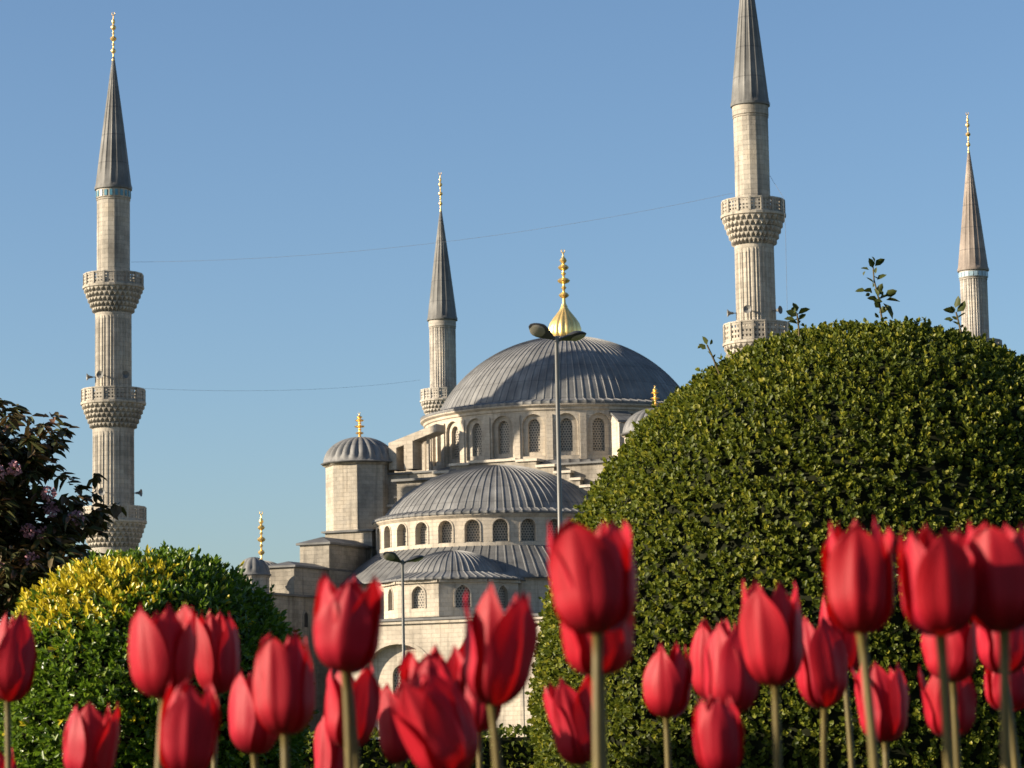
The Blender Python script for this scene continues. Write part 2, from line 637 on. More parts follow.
# main dome and drum
R_EAVE = 16.0
z_eave = P(563, 400.5, YD - R_EAVE).z
z_apex = P(566, 337.5, YD).z
z_drum0 = P(563, 459, YD - R_EAVE).z
R_CAP = 14.1
mb = MB()
prof = [(R_EAVE, z_eave - 0.28), (R_EAVE + 0.05, z_eave), (R_CAP + 0.5, z_eave + 0.35)] + cap_profile(R_CAP, z_eave + 0.42, z_apex - z_eave - 0.42, 26, 2)
rib_dome(mb, C, prof, 104, 0.06, 0.14)
main_dome = mb.build("main_dome", M_LEAD, mosque, smooth=38)
# gilded melon foot under the tall finial
zf0, zf1 = P(566, 338, YD).z - 0.25, P(563, 306, YD).z
mb = MB()
hh = zf1 - zf0
fp = [(1.55, 0), (1.76, 0.07), (1.84, 0.18), (1.80, 0.33), (1.62, 0.48), (1.28, 0.62), (0.90, 0.75), (0.58, 0.86), (0.40, 0.94), (0.33, 1.0)]
mb.lathe(C, [(r, zf0 + q * hh) for r, q in fp], 96, rmod=lambda a, i, r: r * (1 + 0.07 * (abs(math.sin(a * 8)) - 0.5)))
ff = mb.build("finial_foot", M_GOLD, main_dome, smooth=50)
finial("finial", M_GOLD, main_dome, C.x, C.y, zf1 - 0.1, P(562, 249, YD).z, 0.72)

Rd = 15.55
mb = MB()
hd = z_eave - 0.28 - z_drum0
nb = 28
step = 2 * math.pi / nb
bw = step * Rd
bays = []
for i in range(nb):
    ang = R_(-1.2) + i * step
    mp = cyl_map(C, Rd, ang, z_drum0)
    arch_panel(mb, mp, -bw / 2, bw / 2, 0.0, hd, 0, 1.22, 0.45, hd * 0.62, 1.25, 0.34, 0.0, 14, uo=i * bw)
    arch_panel(mb, mp, -1.3, 1.3, 0.3, hd, 0, 0.66, 0.9, hd * 0.62, 0.75, 0.42, 0.34, 12, uo=i * bw)
    bays.append(mp)
# piers between the bays
for i in range(nb):
    ang = R_(-1.2) + (i + 0.5) * step
    d = Vector((math.sin(ang), -math.cos(ang), 0))
    s = Vector((math.cos(ang), math.sin(ang), 0))
    o = C + d * (Rd - 0.1) - s * 0.33
    mb.box((o.x, o.y, z_drum0), s * 0.66, d * 0.26, UP * (hd * 0.82))
mb.lathe(C, [(Rd, z_eave - 0.95), (Rd + 0.16, z_eave - 0.85), (Rd + 0.2, z_eave - 0.6), (Rd + 0.5, z_eave - 0.42), (Rd + 0.52, z_eave - 0.29), (Rd - 0.3, z_eave - 0.27)], 112)
drum = mb.build("drum", M_STONE, mosque)
for mp in bays:
    arch_pane(mp, 0, 0.66, 0.9, hd * 0.62, 0.75, 0.76, drum)
# lead skirt at the foot of the drum
mb = MB()
rib_dome(mb, C, [(16.75, z_drum0 - 0.75), (16.75, z_drum0 - 0.5), (Rd - 0.2, z_drum0 + 0.12)], 90, 0.05, 0.16)
mb.build("drum_skirt", M_LEAD_D, mosque, smooth=38)

# buttresses that lean on the drum on the right, gabled
def buttress(ang, r0, r1, wd, z0, z1a, z1b, name="buttress", mat=None):
    d = Vector((math.sin(ang), -math.cos(ang), 0))
    s = Vector((math.cos(ang), math.sin(ang), 0))
    mb = MB()
    a, b = C + d * r0, C + d * r1
    def v(p, k_, z):
        q = p + s * (wd / 2 * k_)
        return (q.x, q.y, z)
    fs = [
        [v(b, -1, z0), v(b, 1, z0), v(b, 1, z1b), v(b, -1, z1b)],
        [v(a, -1, z0), v(b, -1, z0), v(b, -1, z1b), v(a, -1, z1a)],
        [v(b, 1, z0), v(a, 1, z0), v(a, 1, z1a), v(b, 1, z1b)],
        [v(b, -1, z1b), v(b, 1, z1b), v(a, 1, z1a), v(a, -1, z1a)]]
    for f_ in fs:
        mb.face(f_)
    e = 0.18
    def ve(p, k_, z, o):
        q = p + s * ((wd / 2 + e) * k_) + d * o
        return (q.x, q.y, z)
    t1, t2 = 0.03, 0.26
    top = [ve(b, -1, z1b + t2, e), ve(b, 1, z1b + t2, e), ve(a, 1, z1a + t2, 0), ve(a, -1, z1a + t2, 0)]
    bot = [ve(b, -1, z1b + t1, e), ve(b, 1, z1b + t1, e), ve(a, 1, z1a + t1, 0), ve(a, -1, z1a + t1, 0)]
    mb.face(top, None, 1)
    for k_ in range(4):
        mb.face([bot[k_], bot[(k_ + 1) % 4], top[(k_ + 1) % 4], top[k_]], None, 1)
    return mb.build(name, [mat or M_STONE, M_LEAD_D], mosque)


buttress(R_(19.5), 15.2, 17.8, 1.7, z_drum0 - 0.6, z_drum0 + 5.0, z_drum0 + 3.6)
buttress(R_(58), 15.2, 20.0, 2.4, z_drum0 - 1.5, z_drum0 + 4.9, z_drum0 + 2.0)

def pierced_buttress(px0, px1, ya, yb, ybot, Y):
    """flying slab with a sloping top and two openings, turned to the front"""
    o = P(px0, ya, Y)
    w = (P(px1, yb, Y) - o).dot(Vector((1, 0, 0))) / T.x
    zb = P(px0, ybot, Y).z
    z0, z1 = o.z, P(px1, yb, Y).z + 0.3
    o = Vector((o.x, o.y, 0))
    def top(u):
        return z0 + (z1 - z0) * u / w
    mb = MB()
    th = 2.2
    def wedge(u0, u1, bl0, bl1, mi=0, d0=0.0, d1=th, up0=None, up1=None):
        t0, t1 = (top(u0) if up0 is None else up0), (top(u1) if up1 is None else up1)
        a = [o + T * u0 - N * d0, o + T * u1 - N * d0, o + T * u1 - N * d1, o + T * u0 - N * d1]
        zl = [bl0, bl1, bl1, bl0]
        zu = [t0, t1, t1, t0]
        lo = [(p.x, p.y, z) for p, z in zip(a, zl)]
        hi = [(p.x, p.y, z) for p, z in zip(a, zu)]
        for k_ in range(4):
            j = (k_ + 1) % 4
            mb.face([lo[k_], lo[j], hi[j], hi[k_]], None, mi)
        mb.face(hi, None, mi)
        mb.face(lo[::-1], None, mi)
    ua, ub, uc, ud = 0.16 * w, 0.32 * w, 0.50 * w, w
    wedge(0, ua, zb, zb)
    wedge(ua, ub, top(ua) - 0.85, top(ub) - 0.85)
    wedge(ub, uc, zb, zb)
    wedge(uc, ud, top(uc) - 0.8, top(ud) - 0.8)
    wedge(0.72 * w, 0.76 * w, zb, zb, 0, 0.8, 1.2, top(0.72 * w) - 0.82, top(0.76 * w) - 0.82)
    wedge(0, w, 0, 0, 1, -0.12, th + 0.2, top(0) + 0.18, top(w) + 0.18) if False else None
    return mb.build("flying_buttress", [M_STONE, M_LEAD_D], mosque)


pierced_buttress(388.5, 437, 443, 429, 470, 301)
buttress(R_(-112), 15.2, 21.5, 2.4, z_drum0 - 3.0, z_drum0 + 4.6, z_drum0 + 3.0)
buttress(R_(112), 15.2, 21.5, 2.4, z_drum0 - 3.0, z_drum0 + 4.6, z_drum0 + 3.0)

# square mass that carries the drum
A = 16.6
def block(name, o, w, l, z0, z1, mat=M_STONE_GREY, roof=0.22, over=0.3, hip=0.0, parent=None):
    """o: front right corner on plan (N face / T face edge); w along -T, l along -N"""
    mb = MB()
    o = Vector((o.x, o.y, z0))
    mb.box(o, -N * l, -T * w, UP * (z1 - z0))
    mb.uv  # wall faces carry metric uv
    if roof:
        r0 = o + N * over + T * over
        r0.z = z1 + 0.004
        ll, ww = l + 2 * over, w + 2 * over
        a = [r0, r0 - N * ll, r0 - N * ll - T * ww, r0 - T * ww]
        t = [p + UP * roof for p in a]
        for k_ in range(4):
            mb.face([a[k_], a[(k_ + 1) % 4], t[(k_ + 1) % 4], t[k_]], None, 1)
        mb.face(list(reversed(a)), None, 1)
        if hip > 0:
            m1 = r0 - N * min(ll, ww) * 0.5 - T * ww * 0.5 + UP * (roof + hip)
            m2 = r0 - N * (ll - min(ll, ww) * 0.5) - T * ww * 0.5 + UP * (roof + hip)
            mb.face([t[0], t[1], m2, m1], None, 1)
            mb.face([t[1], t[2], m2], None, 1)
            mb.face([t[2], t[3], m1, m2], None, 1)
            mb.face([t[3], t[0], m1], None, 1)
        else:
            mb.face(t, None, 1)
    return mb.build(name, [mat, M_LEAD_D], parent or mosque)


corner = C + N * A + T * A
z_sq = z_drum0 - 0.8
block("dome_base", C + N * 16.2 + T * A, 2 * A, 16.2 + A, 12.0, z_sq, M_STONE_GREY, 0.2, 0.35)

# stepped gable over the great arch
mb = MB()
zt = P(498, 463, YD - 15).z
Scx = P(497, 470, 297.0)
SCc = Vector((Scx.x, Scx.y, 0))
gd = 16.95
go = C + N * gd
u_mid = (SCc - go).dot(T)
steps = [(0, 2.7, 0.1), (2.7, 5.0, -0.05), (5.0, 7.0, -0.75), (7.0, 8.8, -1.5), (8.8, 9.9, -2.3), (9.9, 11.6, -3.1), (11.6, 13.4, -4.0)]
for (a, b, dz) in steps:
    for sgn in (-1, 1):
        if a == 0 and sgn == 1:
            continue
        u0, u1 = (u_mid - b, u_mid + b) if a == 0 else ((u_mid + a, u_mid + b) if sgn > 0 else (u_mid - b, u_mid - a))
        o = go + T * u0
        mb.box((o.x, o.y, 14.0), T * (u1 - u0), -N * 2.3, UP * (zt + dz - 14.0))
        o2 = o + N * 0.22
        mb.box((o2.x, o2.y, zt + dz + 0.004), T * (u1 - u0 + (0.18 if sgn > 0 else 0)), -N * 2.6, UP * 0.26, 1)
M_COPING = stone("pale_coping", (0.52, 0.475, 0.40), 2.0, 2.0, 0.3)
mb.build("stepped_gable", [M_STONE_GREY, M_COPING], mosque)
# front semi dome, its windowed drum and lead skirt
YS = 297.0
Re, Rc, Rw = 13.1, 11.9, 12.7
zs_e = P(499, 510.5, YS - Re).z
zs_a = P(499, 466, YS).z
zs_0 = P(499, 545.5, YS - Rw).z
mb = MB()
rib_dome(mb, SCc, [(Re, zs_e - 0.22), (Re + 0.04, zs_e), (Rc + 0.5, zs_e + 0.3)] + cap_profile(Rc, zs_e + 0.36, zs_a - zs_e - 0.36, 24, 2), 92, 0.06, 0.14)
mb.build("semi_dome", M_LEAD, mosque, smooth=38)
mb = MB()
nb = 28
step = 2 * math.pi / nb
bw = step * Rw
hs = zs_e - 0.22 - zs_0
bays = []
for i in range(nb):
    ang = R_(1.4) + i * step
    am = (ang + math.pi) % (2 * math.pi) - math.pi
    mp = cyl_map(SCc, Rw, ang, zs_0)
    arch_panel(mb, mp, -bw / 2, bw / 2, 0, hs, 0, 0.78, 0.42, hs * 0.58, 0.80, 0.80, 0, 12, uo=i * bw, hood=0.14)
    if abs(am) < R_(112):
        bays.append(mp)
mb.lathe(SCc, [(Rw + 0.02, zs_e - 0.62), (Rw + 0.14, zs_e - 0.5), (Rw + 0.3, zs_e - 0.36), (Rw + 0.33, zs_e - 0.23), (Rw - 0.3, zs_e - 0.21)], 96)
sdrum = mb.build("semi_dome_drum", M_STONE, mosque)
for mp in bays:
    arch_pane(mp, 0, 0.78, 0.42, hs * 0.58, 0.80, 0.74, sdrum)
mb = MB()
rib_dome(mb, SCc, [(17.2, zs_0 - 3.5), (17.2, zs_0 - 3.3), (14.8, zs_0 - 1.4), (Rw - 0.15, zs_0 + 0.1)], 104, 0.055, 0.13)
mb.build("semi_dome_skirt", M_LEAD_D, mosque, smooth=38)
mb = MB()
mb.lathe(SCc, [(16.8, 4.0), (16.8, zs_0 - 3.7), (17.1, zs_0 - 3.55), (17.1, zs_0 - 3.5)], 16, phase=R_(8))
mb.build("apse_wall", M_STONE, mosque)

# exedra: small polygonal apse with its own half dome
YE = 281.5
Ec = P(453, 577, YE)
Ec.z = 0
Ra = 6.45
nE = 9
ze_e = P(450, 577.5, YE - Ra).z
ze_a = P(447, 551, YE).z
ze_0 = P(450, 611, YE - Ra).z
mb = MB()
rib_dome(mb, Ec, [(Ra + 0.75, ze_e - 0.18), (Ra + 0.78, ze_e), (5.3, ze_e + 0.62)] + cap_profile(5.15, ze_e + 0.66, ze_a - ze_e - 0.66, 18, 2), 52, 0.055, 0.14)
mb.build("exedra_dome", M_LEAD, mosque, smooth=38)
mb = MB()
half = math.pi / nE
Rv = Ra / math.cos(half)
fw = 2 * Ra * math.tan(half)
hx = ze_e - 0.18 - ze_0
pans = []
for i in range(nE):
    ang = R_(9.5) + i * 2 * half
    am = (ang + math.pi) % (2 * math.pi) - math.pi
    d = Vector((math.sin(ang), -math.cos(ang), 0))
    s = Vector((math.cos(ang), math.sin(ang), 0))
    o = Ec + d * Ra
    mp = flat_map((o.x, o.y, ze_0), s, d)
    arch_panel(mb, mp, -fw / 2, fw / 2, -0.5, hx, 0, 0.72, 0.35, hx * 0.56, 0.80, 0.4, 0, 12, uo=i * fw, hood=0.17, pointed=0.25)
    if abs(am) < R_(115):
        pans.append(mp)
    # cornice of the facet
    mb.box((o.x - s.x * (fw / 2) , o.y - s.y * (fw / 2), ze_e - 0.45), s * fw, d * 0.3, UP * 0.26)
exd = mb.build("exedra_wall", M_STONE, mosque)
for mp in pans:
    arch_pane(mp, 0, 0.72, 0.35, hx * 0.56, 0.80, 0.36, exd, pointed=0.25)

# main facade below: long wall with blind arches and a lead coping
z_fac = P(430, 616, 274).z
fo = Ec + N * (Ra + 1.3)
u_l = -7.6
fol = fo + T * u_l
mb = MB()
flen = 44.0
mpf = flat_map((fol.x, fol.y, 0.0), T, N)
ua = [(0.0, 9.6, 5.3), (9.6, 19.2, 14.4), (19.2, 28.8, 24.0), (28.8, 38.4, 33.6)]
for (u0, u1, uc) in ua:
    arch_panel(mb, mpf, u0, u1, 0, z_fac - 0.7, uc, 3.9, 0.0, 6.0, 3.6, 0.9, 0, 18, hood=0.35)
    arch_panel(mb, mpf, u0 + 0.5, u1 - 0.5, 0, z_fac - 0.8, uc, 1.0, 3.0, 6.6, 1.0, 0.4, 0.9, 12)
mb.box(fol + T * 38.4, T * (flen - 38.4), -N * 11.9, UP * (z_fac - 0.7))
mb.box(fol - N * 0.02, -N * 20, T * 0.3, UP * (z_fac - 0.7))
o = fol + N * 0.28 - T * 0.28
mb.box((o.x, o.y, z_fac - 0.69), T * (flen + 0.3), -N * 12.0, UP * 0.3)
o = fol + N * 0.45 - T * 0.45
mb.box((o.x, o.y, z_fac - 0.386), T * (flen + 0.45), -N * 13.0, UP * 0.24, 1)
facade = mb.build("facade", [M_STONE, M_LEAD_D], mosque)
for (u0, u1, uc) in ua:
    arch_pane(mpf, uc, 1.0, 3.0, 6.6, 1.0, 1.26, facade)

# weight turrets with melon domes on the corners of the dome base
def turret(px, py_eave, py_top, py_fin, Y, rpx, z0, nfl=24, name="turret"):
    c = P(px, py_eave, Y)
    r = rpx / S(Y, c.z)
    zb = c.z
    za = P(px, py_top, Y).z
    mb = MB()
    mb.lathe(c, [(r * 0.96, z0), (r * 0.96, zb - 0.35), (r * 1.0, zb - 0.28), (r * 1.05, zb - 0.12)], 8, phase=R_(-2), mi=0)
    tw = mb.build(name, M_STONE_T, mosque)
    mb = MB()
    def rm(a, i, rr):
        return rr * (1 - 0.085 * (1 - abs(math.sin(a * nfl / 2))) * min(1, max(0, (i - 2) / 3))) if i > 1 else rr
    mb.lathe(c, [(r * 1.05, zb - 0.12), (r * 1.09, zb)] + cap_profile(r * 1.02, zb + 0.12, za - zb - 0.12, 18), nfl * 8, rmod=rm)
    dm = mb.build("turret_dome", M_LEAD, tw, smooth=60)
    if py_fin:
        finial("finial", M_GOLD, tw, c.x, c.y, za - 0.15, P(px, py_fin, Y).z, r * 0.15)
    return c, r


turret(360, 464, 437, 412, 303, 36, 8.0)
turret(656, 434, 408, 385, 289, 33, 8.0)
turret(253.5, 575, 557, None, 281, 16.5, 4.0, 12, name="small_turret")
# rear turrets (out of sight behind the drum)
# distant side dome carrying the tall finial
cb = P(261.5, 572, 318)
zb = P(261.5, 561, 318).z
mb = MB()
rib_dome(mb, cb, cap_profile(3.4, cb.z - 1.5, zb - cb.z + 1.5, 14), 28, 0.07, 0.16)
sd = mb.build("side_dome", M_LEAD, mosque, smooth=38)
mb = MB()
mb.lathe(cb, [(3.4, 3.0), (3.4, cb.z - 1.8), (3.6, cb.z - 1.5)], 8)
mb.build("side_dome_drum", M_STONE_GREY, mosque)
finial("finial", M_GOLD, sd, cb.x, cb.y, zb - 0.2, P(261, 511, 318).z, 0.48)

# stepped blocks running down to the left
def edge_block(name, px, py, Y, w, l, z0=0.0, hip=0.5, mat=M_STONE_GREY, roof=0.2, over=0.3):
    p = P(px, py, Y)
    return block(name, p, w, l, z0, p.z, mat, roof, over, hip)


edge_block("side_block", 329, 544, 289, 3.4, 13.0, 0, 0.7)
edge_block("side_block", 294, 567, 283, 3.0, 12.0, 0, 0.5)
edge_block("side_block", 372, 531, 297, 5.6, 10.0, 0, 0.3)
sw = edge_block("side_wall", 262, 594, 277, 5.0, 34.0, 0, 0.0)
edge_block("shoulder_block", 446, 479, 297.3, 5.8, 3.0, 5, 0.0, M_STONE_GREY, 0.25, 0.45)
edge_block("shoulder_block", 455, 471, 298.2, 9.5, 2.5, 5, 0.0, M_STONE_GREY, 0.2, 0.25)
edge_block("shoulder_block", 400, 524, 299.5, 4.5, 8.0, 5, 0.0, M_STONE_GREY, 0.2, 0.3)
# little arched window on the turret foot and two on the side wall
p = P(262, 594, 277)
mps = flat_map((p.x, p.y, 0), -N, T)
for (u, zz) in ((8.6, P(293, 620, 284).z), (13.4, P(311, 636, 288).z), (20.0, P(311, 636, 288).z)):
    mb = MB()
    ap = arch_pts(u, 0.42, zz + 0.35, 0.42, 10)
    ol = [(u - 0.42, zz - 0.7)] + ap + [(u + 0.42, zz - 0.7)]
    oo = [(u - 0.6, zz - 0.88)] + arch_pts(u, 0.6, zz + 0.35, 0.6, 10) + [(u + 0.6, zz - 0.88)]
    for a_, b_, c_, d_ in zip(ol[:-1], ol[1:], oo[1:], oo[:-1]):
        mb.face([mps(*a_, -0.1), mps(*b_, -0.1), mps(*c_, -0.1), mps(*d_, -0.1)])
        mb.face([mps(*d_, -0.1), mps(*c_, -0.1), mps(*c_, 0.0), mps(*d_, 0.0)])
        mb.face([mps(*a_, -0.1), mps(*b_, -0.1), mps(*b_, 0.0), mps(*a_, 0.0)])
    for (xa, ya), (xb, yb) in zip(ap[:-1], ap[1:]):
        mb.face([mps(xa, zz - 0.7, -0.02), mps(xb, zz - 0.7, -0.02), mps(xb, yb, -0.02), mps(xa, ya, -0.02)], None, 1)
    mb.build("window", [M_STONE_GREY, M_DARK], sw)


# ------------------------------------------------------------------ minarets
def balcony(mb, c, r_shaft, r_out, z_top, z_par, z_bot, nseg=16, wide=False):
    """pierced parapet on rings of stalactite corbels"""
    # muqarnas: tiers of little niches
    tiers = 5
    cols = nseg * 2
    rows, uvs = [], []
    n = cols * 8
    hz = z_par - z_bot
    for t in range(tiers):
        f0, f1 = t / tiers, (t + 1) / tiers
        ra = r_shaft + (r_out - r_shaft) * (f0 ** 0.85) + 0.02
        rb = r_shaft + (r_out - r_shaft) * (f1 ** 0.85)
        z0, z1 = z_bot + hz * f0, z_bot + hz * f1
        sh = 0.5 * (t % 2)
        for q in (0.0, 0.3, 0.6, 0.85, 1.0):
            row, ur = [], []
            for j in range(n):
                a = 2 * math.pi * j / n
                ph = abs((((j / 8.0) + sh) % 1.0) * 2 - 1)         # 0 at the tip of a corbel, 1 in the niche
                lift = max(0.0, min(1.0, (q * 1.25 - ph * 0.9) * 2.2 + 0.25))
                if q == 1.0:
                    lift = 1.0
                r = (ra - 0.14) + (rb - ra + 0.14) * lift
                row.append((c[0] + r * math.sin(a), c[1] - r * math.cos(a), z0 + (z1 - z0) * q))
                ur.append((a * rb, z0 + (z1 - z0) * q))
            rows.append(row)
            uvs.append(ur)
    mb.grid(rows, uvs, 0, wrap=True)
    # moulding ring and floor
    mb.lathe(c, [(r_out - 0.05, z_par), (r_out + 0.14, z_par + 0.05), (r_out + 0.16, z_par + 0.28), (r_out + 0.02, z_par + 0.34), (r_shaft * 0.7, z_par + 0.36)], nseg * 2)
    # parapet: posts and pierced slabs
    zb, zt = z_par + 0.34, z_top
    rp = r_out + 0.02
    th = 0.13
    nvr = 7
    half = math.pi / nseg
    for s_ in range(nseg):
        a0 = s_ * 2 * half
        v0 = Vector((math.sin(a0 - half), -math.cos(a0 - half), 0)) * rp
        v1 = Vector((math.sin(a0 + half), -math.cos(a0 + half), 0)) * rp
        d = Vector((math.sin(a0), -math.cos(a0), 0))
        ncol = 7
        L = (v1 - v0).length
        for i in range(ncol):
            for j in range(nvr):
                if i in (1, 3, 5) and j in (1, 3, 5):
                    continue
                fa, fb = i / ncol, (i + 1) / ncol
                ga, gb = zb + (zt - zb) * j / nvr, zb + (zt - zb) * (j + 1) / nvr
                for inn in (0, th):
                    p0 = v0.lerp(v1, fa) - d * inn
                    p1 = v0.lerp(v1, fb) - d * inn
                    mb.face([(c[0] + p0.x, c[1] + p0.y, ga), (c[0] + p1.x, c[1] + p1.y, ga), (c[0] + p1.x, c[1] + p1.y, gb), (c[0] + p0.x, c[1] + p0.y, gb)],
                            [(fa * L, ga), (fb * L, ga), (fb * L, gb), (fa * L, gb)])
        # post
        av = a0 + half
        dv = Vector((math.sin(av), -math.cos(av), 0))
        sv = Vector((math.cos(av), math.sin(av), 0))
        o = Vector((c[0], c[1], zb)) + dv * (rp - 0.18) - sv * 0.11
        mb.box(o, sv * 0.22, dv * 0.26, UP * (zt - zb + 0.05))
    mb.lathe(c, [(rp - 0.19, zt + 0.004), (rp + 0.06, zt + 0.004), (rp + 0.06, zt + 0.14), (rp - 0.19, zt + 0.14), (rp - 0.19, zt + 0.004)], nseg, phase=half)


def shaft(mb, c, r0, z0, r1, z1, flutes=0, arch=False):
    n = 16
    if flutes:
        per = 8
        nn = n * per
        prof = []
        for q in (0.0, 0.03, 0.06, 0.5, 0.92, 0.96, 1.0):
            prof.append((r0 + (r1 - r0) * q, z0 + (z1 - z0) * q))
        def rm(a, i, r):
            ph = (a / (2 * math.pi) * n) % 1.0
            if i in (0, 1, 6):
                return r
            if i == 5 and not (0.3 < ph < 0.7):
                return r
            d = 0.0
            if 0.12 < ph < 0.88:
                d = 0.10
            if 0.36 < ph < 0.64:
                d = 0.02
            return r - d
        mb.lathe(c, prof, nn, rmod=rm)
    else:
        mb.lathe(c, [(r0, z0), (r0 + (r1 - r0) * 0.5, (z0 + z1) / 2), (r1, z1)], 16, phase=math.pi / 16)


def horn(c, r, z, ang, parent, ln=0.6, reach=0.28):
    d = Vector((math.sin(ang), -math.cos(ang), 0))
    s = Vector((math.cos(ang), math.sin(ang), 0))
    mb = MB()
    p = Vector((c[0], c[1], z)) + d * r
    mb.tube([p - d * 0.1, p + d * reach], 0.045, 6)
    q = p + d * (reach - 0.05)
    ring = []
    for (t, rr) in ((0.0, 0.10), (0.22, 0.12), (0.42, 0.17), (0.58, 0.27), (0.70, 0.40), (0.66, 0.36), (0.5, 0.15), (0.4, 0.02)):
        ring.append([q + d * (t * ln / 0.7) + (s * math.cos(2 * math.pi * j / 16) + UP * math.sin(2 * math.pi * j / 16)) * rr for j in range(16)])
    mb.grid(ring, None, 0, wrap=True)
    o = mb.build("loudspeaker", M_HORN, parent, smooth=50)
    return o


def minaret(name, label, pxs, Y, mat, cone_mat, y_apex, y_tip, y_cone, r1, bal, radii, tile=None, horns=(), z_floor=0.0, gold=None, nseg=16, flute_from=1):
    """pxs(y) axis in the picture at the cone foot; bal: list of (y_top, y_par, y_bot, r_out) ; radii in px"""
    base = P(pxs, y_cone, Y)
    s = S(Y, base.z)
    c = (base.x, base.y)
    root = thing(name, label, "minaret", (c[0], c[1], 0), "minarets of the mosque")
    zc = base.z
    def Zf(y, rp):
        return P(pxs, y, Y - rp / s).z
    def Z(y):
        # heights up the axis
        return P(pxs, y, Y).z
    mb = MB()
    za = Z(y_apex)
    rc = (r1 + 1.6) / s
    n = 16
    prof = [(rc * 0.9, zc - 0.18), (rc + 0.06, zc - 0.12), (rc + 0.08, zc + 0.1), (rc * 0.955, zc + 0.45)]
    for q in (0.12, 0.25, 0.4, 0.55, 0.7, 0.85, 0.97):
        prof.append((rc * 0.955 * (1 - q) + 0.10 * q, zc + 0.45 + (za - zc - 0.45) * q))
    prof.append((0.08, za))
    per = 16 * 5
    def rm(a, i, r):
        ph = (a / (2 * math.pi) * 16) % 1.0
        return r + (0.07 if (ph < 0.1 or ph > 0.9) and i > 2 else 0.0) * min(1, r)
    mb.lathe(c, prof, per, rmod=rm)
    mb.build("cone_roof", cone_mat, root, smooth=30)
    finial("finial", gold or M_GOLD_D, root, c[0], c[1], za - 0.5, Z(y_tip), 0.34)
    # shaft sections
    mb = MB()
    zs = zc - 0.15
    rr = r1 / s
    prev = zs
    r_now = rr
    secs = []
    for i, (yt, yp, yb, ro) in enumerate(bal):
        zb_ = Zf(yp, ro)
        r_low = radii[i] / s
        shaft(mb, c, r_low if i else rr, zb_ + 0.2, rr if i == 0 else r_low * 0.985, prev, flutes=0 if i < flute_from else 1)
        prev = Zf(yb, radii[min(i + 1, len(radii) - 1)])
    r_last = radii[-1] / s
    shaft(mb, c, r_last * 1.02, z_floor, r_last, prev, flutes=1)
    # neck ring under the cone
    mb.lathe(c, [(rr, zs - 0.95), (rr + 0.07, zs - 0.9), (rr + 0.07, zs - 0.02), (rr, zs)], 32)
    mb.lathe(c, [(rr, zs - 1.15), (rr + 0.05, zs - 1.12), (rr + 0.05, zs - 1.02), (rr, zs - 1.0)], 32)
    mb.build("shaft", mat, root, smooth=17)
    if tile:
        mb = MB()
        for j in range(20):
            a = 2 * math.pi * j / 20
            d = Vector((math.sin(a), -math.cos(a), 0)); t = Vector((math.cos(a), math.sin(a), 0))
            wv = rr * 0.085 if tile is M_TILE else rr * 0.14
            o = Vector((c[0], c[1], zs - 0.80)) + d * (rr + 0.05) - t * wv
            mb.box(o, t * 2 * wv, d * 0.07, UP * 0.62)
        mb.build("tile_band", tile, root)
    for i, (yt, yp, yb, ro) in enumerate(bal):
        mb = MB()
        r_up = (r1 if i == 0 else radii[i]) / s
        r_dn = radii[min(i + 1, len(radii) - 1)] / s
        balcony(mb, c, r_dn, ro / s, Zf(yt, ro), Zf(yp, ro), Zf(yb, radii[min(i + 1, len(radii) - 1)]), nseg)
        b = mb.build("balcony", mat, root)
        # doorway on to the balcony
    for (y, rpx, ang) in horns:
        horn(c, rpx / s, Zf(y, rpx), R_(ang), root)
    return root, c


minL, cL = minaret("minaret", "tall grey minaret with three balconies above the yellow tipped round shrub", 113.4, 290, M_MIN_L, M_CONE_G,
        56, 12, 189, 16.4, [(271, 285, 311, 29), (387, 402, 427, 30.8), (506, 522, 547, 31.5)], [16.4, 18.3, 20.8, 22.5], tile=M_TILE,
        horns=((375, 18.3, -22), (375, 18.3, 35), (375, 18.3, -75), (492, 20.8, -15), (492, 20.8, 78)))
minR, cR = minaret("minaret", "largest minaret, its tip cut by the top of the picture, behind the big shrub", 750.2, 269, M_MIN_R, M_CONE_G,
        -57, -105, 105.5, 17.4, [(197, 213, 243, 31), (321, 342, 370, 32.5), (440, 460, 486, 33.5)], [17.4, 19.9, 21.8, 23.5], tile=None,
        horns=((310, 19.9, -22), (310, 19.9, 52), (310, 19.9, -88)))
minM, cM = minaret("minaret", "slender pale minaret rising behind the left flank of the great dome", 442.3, 407, M_MIN_F, M_CONE_G,
        208, 172, 320, 13.2, [(388, 400, 420, 22.5), (480, 492, 512, 23)], [13.2, 15, 16.5], tile=None, flute_from=0)
minF, cF = minaret("minaret", "slim minaret with copper tinted cone at the far right, behind the big shrub", 973.2, 367, M_MIN_F, M_CONE_W,
        149, 112, 270.5, 13.6, [(339, 354, 378, 25), (450, 464, 486, 25)], [13.6, 16.0, 17.5], tile=M_TILE_P, flute_from=0)


# ------------------------------------------------------------------ cables strung between the minarets
def cable(a, b, sag, label, rad=0.013):
    mb = MB()
    pts = []
    for i in range(33):
        t = i / 32
        p = a.lerp(b, t)
        p.z -= sag * 4 * t * (1 - t)
        pts.append(p)
    mb.tube(pts, rad, 5)
    return tag(mb.build("cable", M_WIRE, None, smooth=60, loc=a), label, "cable", "cables hanging from the minarets")


